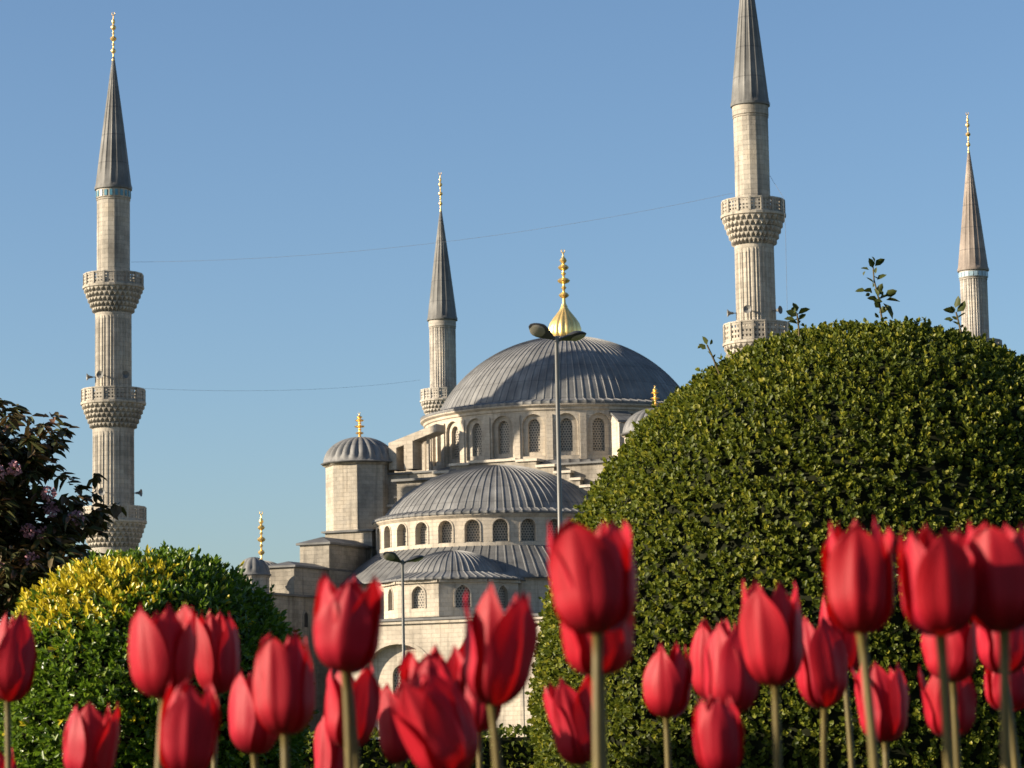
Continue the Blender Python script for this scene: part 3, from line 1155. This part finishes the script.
cable(P(131, 262, 290), P(733, 193, 269), 1.6, "upper thin dark cable crossing the sky between two minarets")
cable(P(134, 388, 290), P(420, 380, 407), 0.8, "lower faint cable between the left and the slender middle minaret", 0.012)
mb = MB()
mb.tube([P(770, 176, 269), P(783, 197, 265.8), P(785.5, 230, 265.6), P(787, 300, 265.4), P(788, 335, 265.3)], 0.016, 5)
tag(mb.build("cable", M_WIRE, None, smooth=60, loc=P(770, 176, 269)), "short cable dangling steeply beside the largest minaret", "cable", "cables hanging from the minarets")


# ------------------------------------------------------------------ street lamps
def street_lamp(label, px, y_top, Y, arm, head, rot, rpole, lean=0.0):
    top = P(px, y_top, Y)
    root = thing("street_lamp", label, "street lamp", (top.x, top.y, 0), "double headed street lamps")
    mb = MB()
    mb.lathe((top.x, top.y), [(rpole * 2.4, 0), (rpole * 2.4, 0.06), (rpole * 1.5, 0.1), (rpole * 1.4, 1.2), (rpole * 1.1, 1.25), (rpole * 0.8, top.z - 0.1), (rpole * 0.95, top.z - 0.06), (rpole * 0.95, top.z + 0.05), (0.005, top.z + 0.07)], 14)
    mb.build("pole", M_STEEL, root, smooth=40)
    for dv, nv in rot:
        dv = Vector(dv).normalized()
        sv = Vector(nv).cross(dv).normalized()
        nv = dv.cross(sv).normalized()
        p0 = Vector((top.x, top.y, top.z - 0.03))
        mb = MB()
        # teardrop housing
        rows = []
        for i in range(15):
            t = i / 14
            wv = head * 0.31 * math.sin(math.pi * min(1, t * 0.92 + 0.06)) ** 0.55 * (0.30 + 0.70 * min(1, t * 1.7))
            hv = wv * 0.42
            cp = p0 + dv * (arm + head * t)
            row = []
            for j in range(14):
                b = 2 * math.pi * j / 14
                zz = math.sin(b)
                row.append(cp + sv * (wv * math.cos(b)) + nv * (hv * zz * (1.25 if zz > 0 else 0.45)))
            rows.append(row)
        mb.grid(rows, None, 0, wrap=True)
        mb.face(list(reversed(rows[0]))); mb.face(rows[-1])
        mb.tube([p0, p0 + dv * (arm + head * 0.12)], rpole * 0.62, 8)
        hd_ = mb.build("lamp_head", M_LAMP, root, smooth=60)
        mb = MB()
        rows = []
        for i in range(9):
            t = 0.44 + 0.50 * i / 8
            wv = head * 0.255 * math.sin(math.pi * (i + 0.35) / 8.7) ** 0.5
            cp = p0 + dv * (arm + head * t) - nv * (head * 0.062)
            rows.append([cp + sv * (wv * (j / 4 - 1)) - nv * (head * 0.05 * max(0.0, 1 - (j / 4 - 1) ** 2) ** 0.5 * math.sin(math.pi * (i + 0.35) / 8.7)) for j in range(9)])
        mb.grid(rows)
        mb.build("glass", M_LGLASS, hd_, smooth=80)
    return root


street_lamp("tall double headed lamp on a grey pole in front of the great dome", 556.5, 339, 68, 0.04, 0.74, (((-0.80, -0.35, 0.42), (0.05, 0.62, 0.75)), ((0.86, 0.30, 0.20), (0, 0.30, 0.95))), 0.062)
street_lamp("lower double headed lamp on a thin pole before the windowed apse", 402.5, 562, 95, 0.04, 0.74, (((-0.72, -0.45, 0.38), (0.05, 0.60, 0.75)), ((0.90, 0.30, 0.26), (0, 0.20, 0.95))), 0.055)


# ------------------------------------------------------------------ foliage
def leaf_mesh(name, pos, tipdir, nrm, length, width, mats, mi, parent, off, fold=0.25, curl=0.0):
    """two-sided folded leaf blades; arrays (n,3)"""
    n = len(pos)
    t = tipdir / np.linalg.norm(tipdir, axis=1, keepdims=True)
    s = np.cross(t, nrm)
    s /= (np.linalg.norm(s, axis=1, keepdims=True) + 1e-9)
    u = np.cross(s, t)
    l, w = length[:, None], width[:, None]
    b = pos
    tip = pos + t * l - u * l * curl
    L1 = pos + t * l * 0.36 - s * w * 0.5 + u * w * fold
    R1 = pos + t * l * 0.36 + s * w * 0.5 + u * w * fold
    L2 = pos + t * l * 0.74 - s * w * 0.38 + u * w * fold * 0.7 - u * l * curl * 0.5
    R2 = pos + t * l * 0.74 + s * w * 0.38 + u * w * fold * 0.7 - u * l * curl * 0.5
    V = np.stack([b, R1, R2, tip, L2, L1], axis=1).reshape(-1, 3) - np.array(off)
    idx = np.arange(n)[:, None] * 6
    f1 = idx + np.array([[0, 1, 2, 3]])
    f2 = idx + np.array([[0, 3, 4, 5]])
    Fs = np.stack([f1, f2], axis=1).reshape(-1)
    me = bpy.data.meshes.new(name)
    me.vertices.add(n * 6)
    me.vertices.foreach_set("co", V.astype(np.float32).ravel())
    me.loops.add(n * 8)
    me.loops.foreach_set("vertex_index", Fs.astype(np.int32))
    me.polygons.add(n * 2)
    me.polygons.foreach_set("loop_start", np.arange(0, n * 8, 4, dtype=np.int32))
    me.polygons.foreach_set("loop_total", np.full(n * 2, 4, dtype=np.int32))
    me.polygons.foreach_set("material_index", np.repeat(mi, 2).astype(np.int32))
    for m in mats:
        me.materials.append(m)
    me.update(calc_edges=True)
    me.validate()
    ob = bpy.data.objects.new(name, me)
    COL.objects.link(ob)
    ob.parent = parent
    return ob


def rnd_unit(n):
    v = rng.normal(size=(n, 3))
    return v / np.linalg.norm(v, axis=1, keepdims=True)


def lump(p, seed, freq):
    """cheap smooth noise from a few sines"""
    r = np.random.default_rng(seed)
    out = np.zeros(len(p))
    for k_ in range(7):
        d = r.normal(size=3)
        d /= np.linalg.norm(d)
        out += np.sin(p @ d * freq * (0.7 + 0.9 * r.random()) + r.random() * 6.28)
    return out / 7.0


def dome_surface(n, rx, ry, rz, ex, zmin):
    """points and normals on a superellipsoid, upper part"""
    d = rnd_unit(n * 3)
    d = d[d[:, 2] > zmin]
    rad = (np.abs(d[:, 0] / rx) ** ex + np.abs(d[:, 1] / ry) ** ex + np.abs(d[:, 2] / rz) ** ex) ** (-1 / ex)
    p = d * rad[:, None]
    nn = np.stack([np.sign(p[:, k_]) * np.abs(p[:, k_] / r) ** (ex - 1) / r for k_, r in enumerate((rx, ry, rz))], axis=1)
    nn /= np.linalg.norm(nn, axis=1, keepdims=True)
    # even density by area: weight r^2/cos
    cosv = np.abs((nn * d).sum(1))
    wgt = rad ** 2 / np.maximum(cosv, 0.15)
    keep = rng.random(len(p)) < wgt / wgt.max()
    return p[keep][:n], nn[keep][:n]


def topiary(name, label, cx, cy, cz, rx, ry, rz, ex, n_shoot, per, leaf, lw, mats, mat_pick, lumps, zmin=-0.45, tips=0.02, seed=1, spread=(0.35, 1.15)):
    root = thing(name, label, "shrub", (cx, cy, 0), "clipped round shrubs")
    p, nn = dome_surface(n_shoot, rx, ry, rz, ex, zmin)
    bump_ = lump(p, seed, lumps[0]) * lumps[1] + lump(p, seed + 5, lumps[0] * 3.1) * lumps[1] * 0.6
    depth = -np.abs(rng.normal(size=len(p))) * leaf * 1.1 + rng.random(len(p)) ** 8 * leaf * 1.4
    p = p + nn * (bump_ + depth)[:, None]
    ax = nn + 0.5 * rnd_unit(len(p)) + np.array([[0, 0, 0.15]])
    ax /= np.linalg.norm(ax, axis=1, keepdims=True)
    a1 = np.cross(ax, rnd_unit(len(p)))
    a1 /= np.linalg.norm(a1, axis=1, keepdims=True)
    a2 = np.cross(ax, a1)
    pos, tip, nrm, mi, ln = [], [], [], [], []
    shoot_mi = mat_pick(p, nn)
    for k_ in range(per):
        phi = 2 * math.pi * k_ / per * 1.62 + rng.random(len(p)) * 0.8
        el = spread[0] + (spread[1] - spread[0]) * (k_ / max(1, per - 1)) + rng.normal(size=len(p)) * 0.18
        rd = a1 * np.cos(phi)[:, None] + a2 * np.sin(phi)[:, None]
        td = ax * np.cos(el)[:, None] + rd * np.sin(el)[:, None]
        nv = ax * np.sin(el)[:, None] - rd * np.cos(el)[:, None]
        pos.append(p - ax * (leaf * 0.28 * k_))
        tip.append(td)
        nrm.append(nv)
        mi.append(shoot_mi(k_) if callable(shoot_mi) else shoot_mi)
        ln.append(leaf * (0.7 + 0.6 * rng.random(len(p))) * (0.75 if k_ == 0 else 1.0))
    pos, tip, nrm = np.concatenate(pos), np.concatenate(tip), np.concatenate(nrm)
    mi, ln = np.concatenate(mi), np.concatenate(ln)
    off = (0, 0, 0)
    pos = pos + np.array([[0, 0, cz]])
    ok = pos[:, 2] > 0.02
    leaf_mesh("foliage", pos[ok], tip[ok], nrm[ok], ln[ok], ln[ok] * lw, mats, mi[ok], root, off)
    # dense twiggy inside
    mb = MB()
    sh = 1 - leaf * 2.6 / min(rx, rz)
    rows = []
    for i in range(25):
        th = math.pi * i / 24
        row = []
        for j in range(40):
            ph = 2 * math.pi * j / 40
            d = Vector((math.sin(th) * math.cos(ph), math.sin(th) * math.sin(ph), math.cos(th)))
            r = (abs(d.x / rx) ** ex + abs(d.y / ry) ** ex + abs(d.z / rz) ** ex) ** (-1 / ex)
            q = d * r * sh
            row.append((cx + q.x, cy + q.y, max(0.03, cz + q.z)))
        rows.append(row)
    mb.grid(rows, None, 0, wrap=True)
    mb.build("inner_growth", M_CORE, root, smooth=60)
    mb = MB()
    mb.tube([(cx, cy, 0), (cx + 0.02, cy, cz * 0.5), (cx, cy, cz)], [0.06, 0.05, 0.04], 8)
    mb.build("trunk", M_BARK, root, smooth=60)
    return root


# big clipped dome on the right
YR = 13.0
sR = S(YR, 1.2)
cRs = P(877, 745, YR)
zR = P(880, 322, YR - 0.2).z
def pick_r(p, nn):
    sun_side = nn @ np.array(to_sun)
    young = (rng.random(len(p)) < 0.30)
    def f(k_):
        return np.where(young & (k_ < 2), 1, 0)
    return f
shrubR = topiary("round_shrub", "big dark green clipped dome shrub with stray shoots on top", cRs.x, YR, 0.42, 338 / sR, 1.55, zR - 0.42, 2.08, 33000, 6, 0.0245, 0.74,
        [M_LEAF_R, M_LEAF_RT], pick_r, (9.0, 0.022), zmin=-0.35, seed=3)

# stray shoots on top
def sprig(base, pts, leaves, parent):
    mb = MB()
    path = [base] + pts
    mb.tube(path, [0.006 - 0.0035 * i / len(path) for i in range(len(path))], 6)
    st = mb.build("shoot", M_TWIG, parent, smooth=60)
    extra = [(p_ + Vector((rng.normal() * 0.012, rng.normal() * 0.012, rng.normal() * 0.012)), (-d_[0] * 0.6 + rng.normal() * 0.3, rng.normal() * 0.6, d_[2] * 0.8 + 0.2), l_ * 0.6) for p_, d_, l_ in leaves]
    for p_, d_, l_ in leaves + extra:
        tip = np.array([d_], float)
        nrm = np.cross(tip, rnd_unit(1))
        nrm[:, 2] = np.abs(nrm[:, 2])
        ob = leaf_mesh("leaf", np.zeros((1, 3)), tip, nrm, np.array([l_]), np.array([l_ * 0.6]), [M_LEAF_S], np.zeros(1, int), st, (0, 0, 0), 0.2, 0.12)
        ob.location = p_ - parent_world(st)


def Q(px, py, Y=YR - 0.35):
    return P(px, py, Y)


lv = []
for (x, y, dx, dz, l) in [(873, 268, -0.4, 1, .05), (875, 266, 0.8, .6, .055), (869, 270, -1, .4, .04), (877, 280, .8, .5, .05), (874, 283, -.7, .6, .045), (872, 292, -1, .2, .055),
                          (877, 293, .5, .8, .05), (880, 299, .9, .5, .07), (883, 303, .6, -.9, .085), (886, 300, 1, -.1, .07), (878, 300, -1, .3, .05), (866, 291, -1, .1, .05), (885, 296, .7, .3, .06), (881, 320, .8, .4, .05), (880, 308, -.6, .7, .05)]:
    lv.append((Q(x, y), (dx, rng.normal() * 0.4, dz), l))
sprig(Q(881, 372), [Q(881, 345), Q(882, 320), Q(879, 300), Q(874, 280), Q(873, 266)], lv, shrubR)
lv = [(Q(797, 316), (-1, -.2, .5), .055), (Q(798, 314), (1, .1, .5), .06), (Q(797, 312), (-.3, .2, 1), .05), (Q(799, 320), (.8, .2, .8), .045), (Q(795, 320), (-.9, .1, .2), .05), (Q(798, 324), (-.8, .1, .3), .05)]
sprig(Q(799, 345), [Q(799, 330), Q(797, 314)], lv, shrubR)
lv = [(Q(707, 345), (-.4, .1, 1), .045), (Q(706, 349), (-.6, .2, .5), .04), (Q(713, 358), (-.5, .2, .9), .04)]
sprig(Q(720, 375), [Q(714, 360), Q(707, 345)], lv, shrubR)
lv = [(Q(957, 312), (.7, .1, .8), .065), (Q(955, 308), (.4, .2, 1), .06), (Q(954, 312), (-.9, .1, .3), .05), (Q(953, 320), (-1, .1, .2), .04), (Q(958, 318), (.6, .3, .5), .05), (Q(960, 326), (-.7, .2, .6), .04)]
sprig(Q(964, 350), [Q(961, 332), Q(956, 312)], lv, shrubR)

# golden tipped ball on the left
YL = 11.0
sL = S(YL, 0.8)
cLs = P(147, 745, YL)
zL = P(150, 548, YL - 0.15).z
def pick_l(p, nn):
    a = lump(p, 21, 6.5) * 1.0 + lump(p, 27, 17.0) * 0.55
    x, z = p[:, 0], p[:, 2]
    zone = np.exp(-((x + 0.22) / 0.34) ** 2 - ((z - 0.45) / 0.17) ** 2) - 0.50
    yel = (a * 0.55 + zone * 1.25 + rng.normal(size=len(p)) * 0.31) > 0.20
    stray = rng.random(len(p)) < 0.02
    def f(k_):
        return np.where((yel & (k_ < 4)) | (stray & (k_ < 3)), 1, 0)
    return f
shrubL = topiary("round_shrub", "smaller glossy green ball shrub with golden yellow young leaves", cLs.x, YL, 0.50, 158 / sL, 0.70, zL - 0.50, 2.1, 8600, 7, 0.030, 0.44,
        [M_LEAF_L, M_LEAF_Y], pick_l, (9.0, 0.016), zmin=-0.6, seed=9, spread=(0.30, 1.25))


# purple leaved tree on the far left
YT = 21.0
trb = P(-120, 745, YT)
tree = thing("cherry_tree", "dark bronze leaved cherry tree with a few pink blossoms at the left edge", "tree", (trb.x, YT, 0))
mb = MB()
fork = Vector((trb.x + 0.05, YT, 0.9))
mb.tube([(trb.x, YT, 0), (trb.x + 0.02, YT, 0.5), fork], [0.11, 0.085, 0.075], 10)
ends = [(15, 405), (58, 425), (98, 495), (104, 510), (40, 455), (70, 530), (20, 500), (-30, 390), (-60, 430), (-10, 440), (45, 560), (20, 590), (-140, 380), (-220, 430), (-260, 500), (-180, 470), (0, 540), (85, 555), (-90, 520), (50, 480), (25, 445), (8, 420)]
tips = []
for i, (x, y) in enumerate(ends):
    e = P(x - 11, y + 3, YT + rng.uniform(-0.5, 0.5))
    m = fork.lerp(e, 0.5) + Vector((rng.normal() * 0.05, rng.normal() * 0.12, 0.10 + 0.08 * rng.random()))
    mb.tube([fork, m, e], [0.035, 0.02, 0.006], 6, caps=False)
    tips.append((m, e))
mb.build("trunk", M_BARK, tree, smooth=60)
lp, lt, ln_, ll = [], [], [], []
bp = []
for (m, e) in tips:
    for _ in range(54):
        t = rng.random() ** 0.7
        c = m.lerp(e, 0.15 + 0.85 * t)
        c = c + Vector((rng.normal() * 0.10, rng.normal() * 0.22, rng.normal() * 0.085))
        # a cluster of drooping leaves at the end of a twig
        outw = Vector((c.x - fork.x, c.y - fork.y, 0)).normalized()
        for q in range(7):
            a = rng.random() * 6.28
            td = Vector((math.cos(a), math.sin(a), 0)) * 0.8 + outw * 0.55 + Vector((0, 0, rng.uniform(-0.75, 0.25)))
            lp.append(tuple(c + Vector(rng.normal(size=3) * 0.015)))
            lt.append(tuple(td))
            nv = Vector((rng.normal() * 0.4, rng.normal() * 0.4, 1))
            ln_.append(tuple(nv))
            ll.append(0.085 + 0.05 * rng.random())
    if True:
        for _ in range(rng.integers(1, 4)):
            bp.append(m.lerp(e, rng.uniform(0.45, 0.9)) + Vector((rng.normal() * 0.08, -0.34 - 0.2 * rng.random(), rng.normal() * 0.08)))
lp = np.array(lp) - np.array(tree.location)
ll = np.array(ll)
leaf_mesh("crown", lp, np.array(lt), np.array(ln_), ll, ll * 0.42, [M_LEAF_P], np.zeros(len(lp), int), tree, (0, 0, 0), 0.2, 0.18)
for b in bp:
    nq = 60
    d = rnd_unit(nq)
    pos = np.array(b) - np.array(tree.location) + d * 0.045 * rng.random((nq, 1)) ** 0.4
    leaf_mesh("blossom_cluster", pos, d + 0.6 * rnd_unit(nq), d, np.full(nq, 0.026), np.full(nq, 0.024), [M_BLOSSOM], np.zeros(nq, int), tree, (0, 0, 0), 0.3, 0.1)

# low clipped hedge far behind the flower bed
hx0, hx1, hy = -7.5, 9.0, 24.0
hedge = thing("hedge", "low clipped green hedge between the two round shrubs, mostly hidden by tulips", "hedge", (0, hy, 0))
n = 9000
p = np.stack([rng.uniform(hx0, hx1, n), hy + rng.uniform(-0.4, 0.4, n), np.full(n, 0.42)], axis=1)
front = rng.random(n) < 0.5
p[front, 1] = hy - 0.4
p[front, 2] = rng.uniform(0.05, 0.42, front.sum())
p += rng.normal(size=p.shape) * 0.02
p -= np.array(hedge.location)
td = rnd_unit(n) + np.array([[0, -0.4, 0.7]])
leaf_mesh("foliage", p, td, rnd_unit(n) + np.array([[0, -.5, .5]]), np.full(n, 0.06), np.full(n, 0.035), [M_LEAF_R], np.zeros(n, int), hedge, (0, 0, 0))
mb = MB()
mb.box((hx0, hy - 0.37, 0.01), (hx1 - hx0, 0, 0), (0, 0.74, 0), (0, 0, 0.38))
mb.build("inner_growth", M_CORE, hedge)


# ------------------------------------------------------------------ tulips
def petal(c, axm, a0, Hh, Rr, taper, inner, prm, parent, label=None):
    """one cupped petal, axis matrix axm (3x3) at point c"""
    ns, nt = 20, 13
    Wd = prm["w"]
    rows, uvs = [], []
    tilt = prm["tilt"]
    for i in range(ns):
        s = i / (ns - 1)
        if s < 0.36:
            f = s / 0.36 * math.pi / 2
            r = Rr * (0.10 + 0.90 * math.sin(f) ** 0.92)
            z = 0.34 * Hh * (1 - math.cos(f))
            q = 0.0
        else:
            q = (s - 0.36) / 0.64
            r = Rr * (1 - taper * q ** 1.8 + 0.05 * math.sin(math.pi * q) + tilt * q ** 2.6)
            z = 0.34 * Hh + 0.66 * Hh * prm["len"] * q
        sh = (0.55 + 0.45 * min(1, s / 0.35)) if s < 0.35 else 1.0
        if q > 0:
            sh *= max(0.0, 1 - q ** prm["pt"]) ** 0.72
        row, ur = [], []
        for j in range(nt):
            t = 2 * j / (nt - 1) - 1
            ang = a0 + t * Wd * sh + prm["twist"] * q
            rr = r * (1 + 0.075 * math.exp(-(t / 0.13) ** 2) * math.sin(math.pi * min(1, s * 1.05))
                      + prm["curl"] * abs(t) ** 3 * math.sin(math.pi * min(1.0, 0.15 + 0.85 * q)) + 0.05 * (t * t) * (1 - inner)
                      + 0.015 * math.sin(5 * t + prm["ph"]) * q)
            rr -= Rr * (0.12 * inner + prm['inset'] * min(1.0, s * 2.5))
            rr += Rr * 0.022 * math.sin(t * 7.5 + prm['ph'] * 2) * math.sin(math.pi * min(1.0, s)) + Rr * 0.05 * q * abs(t) ** 2 * math.sin(3.0 * q * 2.2 + prm['ph'])
            zz = z - 0.05 * Hh * abs(t) ** 2 * q + 0.02 * Hh * math.sin(7 * t + prm["ph"]) * q
            v = axm @ Vector((rr * math.sin(ang), -rr * math.cos(ang), zz))
            row.append(c + v)
            ur.append((t * 0.5 + 0.5 + prm["ph"], s))
        rows.append(row)
        uvs.append(ur)
    mb = MB()
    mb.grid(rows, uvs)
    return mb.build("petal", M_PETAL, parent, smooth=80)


def tulip(i, label, x0, x1, y0, y1, sx, taper=0.22, lean=0.0, fwd=0.0, a0=None, flare=0.0, big=0.058, stem=True, leaf_up=None):
    wpx, hpx = x1 - x0, y1 - y0
    wr = (wpx / 76.0)
    Y = max(1.75, min(3.6, big * F / wpx))
    xc = (x0 + x1) / 2
    s = S(Y, 0.45)
    Hh = hpx / s
    Rr = wpx / s / 2 * 0.885 / (1 + max(0.0, flare) * 0.5)
    lean += random.Random(x0 * 7 + 1).uniform(-0.08, 0.08)
    fwd += random.Random(x0 * 7 + 2).uniform(-0.10, 0.12)
    # foot of the bloom
    fx = xc - math.sin(lean) * hpx * 0.5
    base = P(fx, y1, Y)
    gx = P(sx, 768, Y)
    dirv = (base - gx)
    k_ = base.z / max(0.02, dirv.z) if dirv.z > 0.03 else None
    foot = Vector((gx.x + (gx.x - base.x) * 0.6, Y + random.uniform(-0.03, 0.03), 0.02))
    root = thing("tulip", label, "tulip", foot, "red tulips in the flower bed")
    axm = (Matrix.Rotation(lean, 3, 'Y') @ Matrix.Rotation(-fwd, 3, 'X'))
    # stem
    mid = Vector((gx.x + random.uniform(-0.006, 0.006), (foot.y + Y) / 2, max(0.10, min(gx.z, base.z * 0.8))))
    path = []
    p0, p1, p2 = foot, mid, base
    for q in range(13):
        t = q / 12
        path.append(p0 * (1 - t) ** 2 + p1 * 2 * t * (1 - t) + p2 * t * t if q else p0)
    path.append(base + axm @ Vector((0, 0, 0.03 * Hh)))
    rs = 0.0034
    mb = MB()
    mb.tube(path, [rs * 1.25 - 0.3 * rs * q / 13 for q in range(12)] + [rs * 1.1, rs * 1.7], 10)
    mb.build("stem", M_STEM, root, smooth=60)
    r0 = random.Random(x0 * 13 + 5)
    st = r0.uniform(0, 2 * math.pi) if a0 is None else R_(a0)
    for k_ in range(6):
        inner = k_ >= 3
        prm = dict(w=R_(r0.uniform(46, 58)), len=r0.uniform(0.90, 1.02) * (1.0 if not inner else 1.02), pt=r0.uniform(1.7, 2.8),
                   inset=r0.uniform(-0.05, 0.09), twist=r0.uniform(-0.22, 0.22), curl=r0.uniform(0.0, 0.16), ph=r0.uniform(0, 6.28),
                   tilt=flare + r0.uniform(-0.05, 0.10) + (r0.uniform(0.10, 0.28) if r0.random() < 0.2 else 0))
        petal(base, axm, st + k_ * 2 * math.pi / 3 + (math.pi / 3 if inner else 0) + r0.uniform(-0.08, 0.08), Hh, Rr, taper + r0.uniform(-0.05, 0.05), 1 if inner else 0, prm, root)
    # strap leaves clasping the stem
    for k_ in range(2):
        a = r0.uniform(0, 6.28)
        top = 0.24 if leaf_up is None else leaf_up
        rows, ur = [], []
        for q in range(11):
            t = q / 10
            ln_ = 0.02 + 0.10 * t ** 1.5
            zc = 0.03 + (top - 0.03) * math.sin(t * 1.75) / math.sin(1.57)
            wv = 0.024 * math.sin(math.pi * (0.12 + 0.88 * t)) ** 0.8 + 0.0005
            cx_, cy_ = foot.x + math.sin(a) * ln_, foot.y - math.cos(a) * ln_
            rows.append([(cx_ + math.cos(a) * wv * j, cy_ + math.sin(a) * wv * j, zc + 0.010 * abs(j)) for j in (-1, -0.5, 0, 0.5, 1)])
            ur.append([(j * 0.1, t) for j in (-1, -0.5, 0, 0.5, 1)])
        mb = MB()
        mb.grid(rows, ur)
        mb.build("leaf", M_TLEAF, root, smooth=80)
    return root


TULIPS = [
    ("red tulip half cut by the left picture edge, before the yellow tipped shrub", -16, 36, 612, 702, 13, dict(a0=20, taper=.3)),
    ("low red bloom peeking up in the bottom left corner", -24, 20, 746, 830, 2, dict()),
    ("low short tulip with notched rim in front of the ball shrub's lower left", 62, 118, 702, 782, 90, dict(a0=70, taper=.2)),
    ("wide upper tulip in front of the ball shrub, left of its overlapping neighbour", 130, 197, 604, 699, 156, dict(a0=-35, taper=.1)),
    ("narrower tulip overlapping on the right of the wide one before the ball shrub", 193, 240, 611, 694, 214, dict(a0=60, taper=.2)),
    ("sunlit tulip just below the overlapping pair in front of the ball shrub", 155, 220, 681, 776, 187, dict(a0=10, taper=.25, big=.051)),
    ("dark shaded tulip tucked behind the oval bloom on the ball shrub's right", 228, 284, 670, 754, 256, dict(a0=80, taper=.1, flare=.05)),
    ("oval closed tulip right of the ball shrub with bright streaked petal", 249, 318, 634, 735, 291, dict(a0=-25, taper=.3)),
    ("tall tulip standing in front of the left end of the mosque", 312, 386, 574, 672, 347, dict(a0=-15, taper=.18)),
    ("tulip almost wholly hidden behind the tall bloom that covers the mosque's left end", 318, 381, 584, 674, 363, dict(a0=30, taper=.3, big=.055)),
    ("shaded tulip directly below the tall bloom at the mosque's left end", 322, 379, 662, 748, 358, dict(a0=40, taper=.12)),
    ("low bloom at the bottom edge, left of the tall bloom's stem", 314, 352, 714, 790, 330, dict(a0=-50, taper=.1)),
    ("tilted tulip leaning left with spread petals near the bottom centre", 396, 474, 664, 776, 456, dict(a0=35, taper=.16, lean=-0.48, flare=.02)),
    ("narrow upright bloom at the left shoulder of the tilted tulip, near the bottom centre", 378, 418, 682, 764, 398, dict(a0=-20, taper=.25, big=.042)),
    ("ragged topped tulip behind the tilted one, under the low lamp", 400, 468, 646, 742, 440, dict(a0=0, taper=.15, flare=.05)),
    ("spiky tulip with parted pointed petals left of the big shrub's edge", 462, 536, 587, 706, 505, dict(a0=35, taper=.05, lean=.08)),
    ("dimmer tulip half hidden behind the spiky parted one", 458, 508, 622, 732, 484, dict(a0=-10, taper=.2)),
    ("largest tulip in the centre with one petal folded outward to the right", 546, 640, 520, 634, 600, dict(a0=-18, taper=.05, flare=.05, big=.064)),
    ("dark bloom directly beneath the largest central tulip", 560, 636, 590, 676, 604, dict(a0=45, taper=.15)),
    ("small two pronged tulip left of the largest tulip's stem", 546, 602, 678, 764, 590, dict(a0=55, taper=.0, flare=.12, lean=-.12)),
    ("small closed oval tulip alone in front of the big shrub", 644, 695, 641, 718, 671, dict(a0=-20, taper=.4)),
    ("pale lit tulip left of the pair above the lowest bloom on the big shrub", 691, 740, 618, 702, 720, dict(a0=-40, taper=.15)),
    ("dark open tulip tucked between the pale lit one and the broad one", 702, 764, 624, 714, 738, dict(a0=20, taper=.1, flare=.05)),
    ("lowest short bloom under the crowded pair before the big shrub", 693, 744, 694, 776, 718, dict(a0=0, taper=.25, big=.043)),
    ("broad upright tulip with folded front petal before the big shrub's middle", 741, 806, 579, 686, 781, dict(a0=-30, taper=.1)),
    ("small tulip right of the broad upright one, stem standing clear", 794, 848, 614, 708, 827, dict(a0=30, taper=.2)),
    ("tall closed tulip rising highest over the big shrub, left of two large blooms", 823, 900, 519, 634, 876, dict(a0=-10, taper=.2)),
    ("dim bloom right behind the foot of the tall closed tulip", 820, 868, 592, 672, 853, dict(a0=50, taper=.2)),
    ("low tulip with a lit inner fold crossed by a slanting stem", 857, 909, 661, 742, 884, dict(a0=60, taper=.15)),
    ("large cup shaped tulip with broad smooth front petal, second from the right edge", 897, 980, 527, 636, 953, dict(a0=5, taper=.1, flare=.03)),
    ("mid height dark bloom under the large cup shaped tulip", 925, 981, 608, 682, 962, dict(a0=-40, taper=.2)),
    ("lower bloom behind two stems beneath the cup shaped tulip", 922, 976, 660, 738, 946, dict(a0=20, taper=.1)),
    ("large tulip partly cut by the right picture edge", 962, 1044, 520, 632, 1006, dict(a0=-25, taper=.12)),
    ("pinkish bloom under the large tulip at the right edge", 977, 1034, 596, 674, 1018, dict(a0=30, taper=.2)),
    ("lowest dark bloom near the right edge between stems", 984, 1034, 650, 712, 1022, dict(a0=0, taper=.2)),
]
for i, (lab, x0, x1, y0, y1, sx, kw) in enumerate(TULIPS):
    tulip(i, lab, x0, x1, y0, y1, sx, **kw)
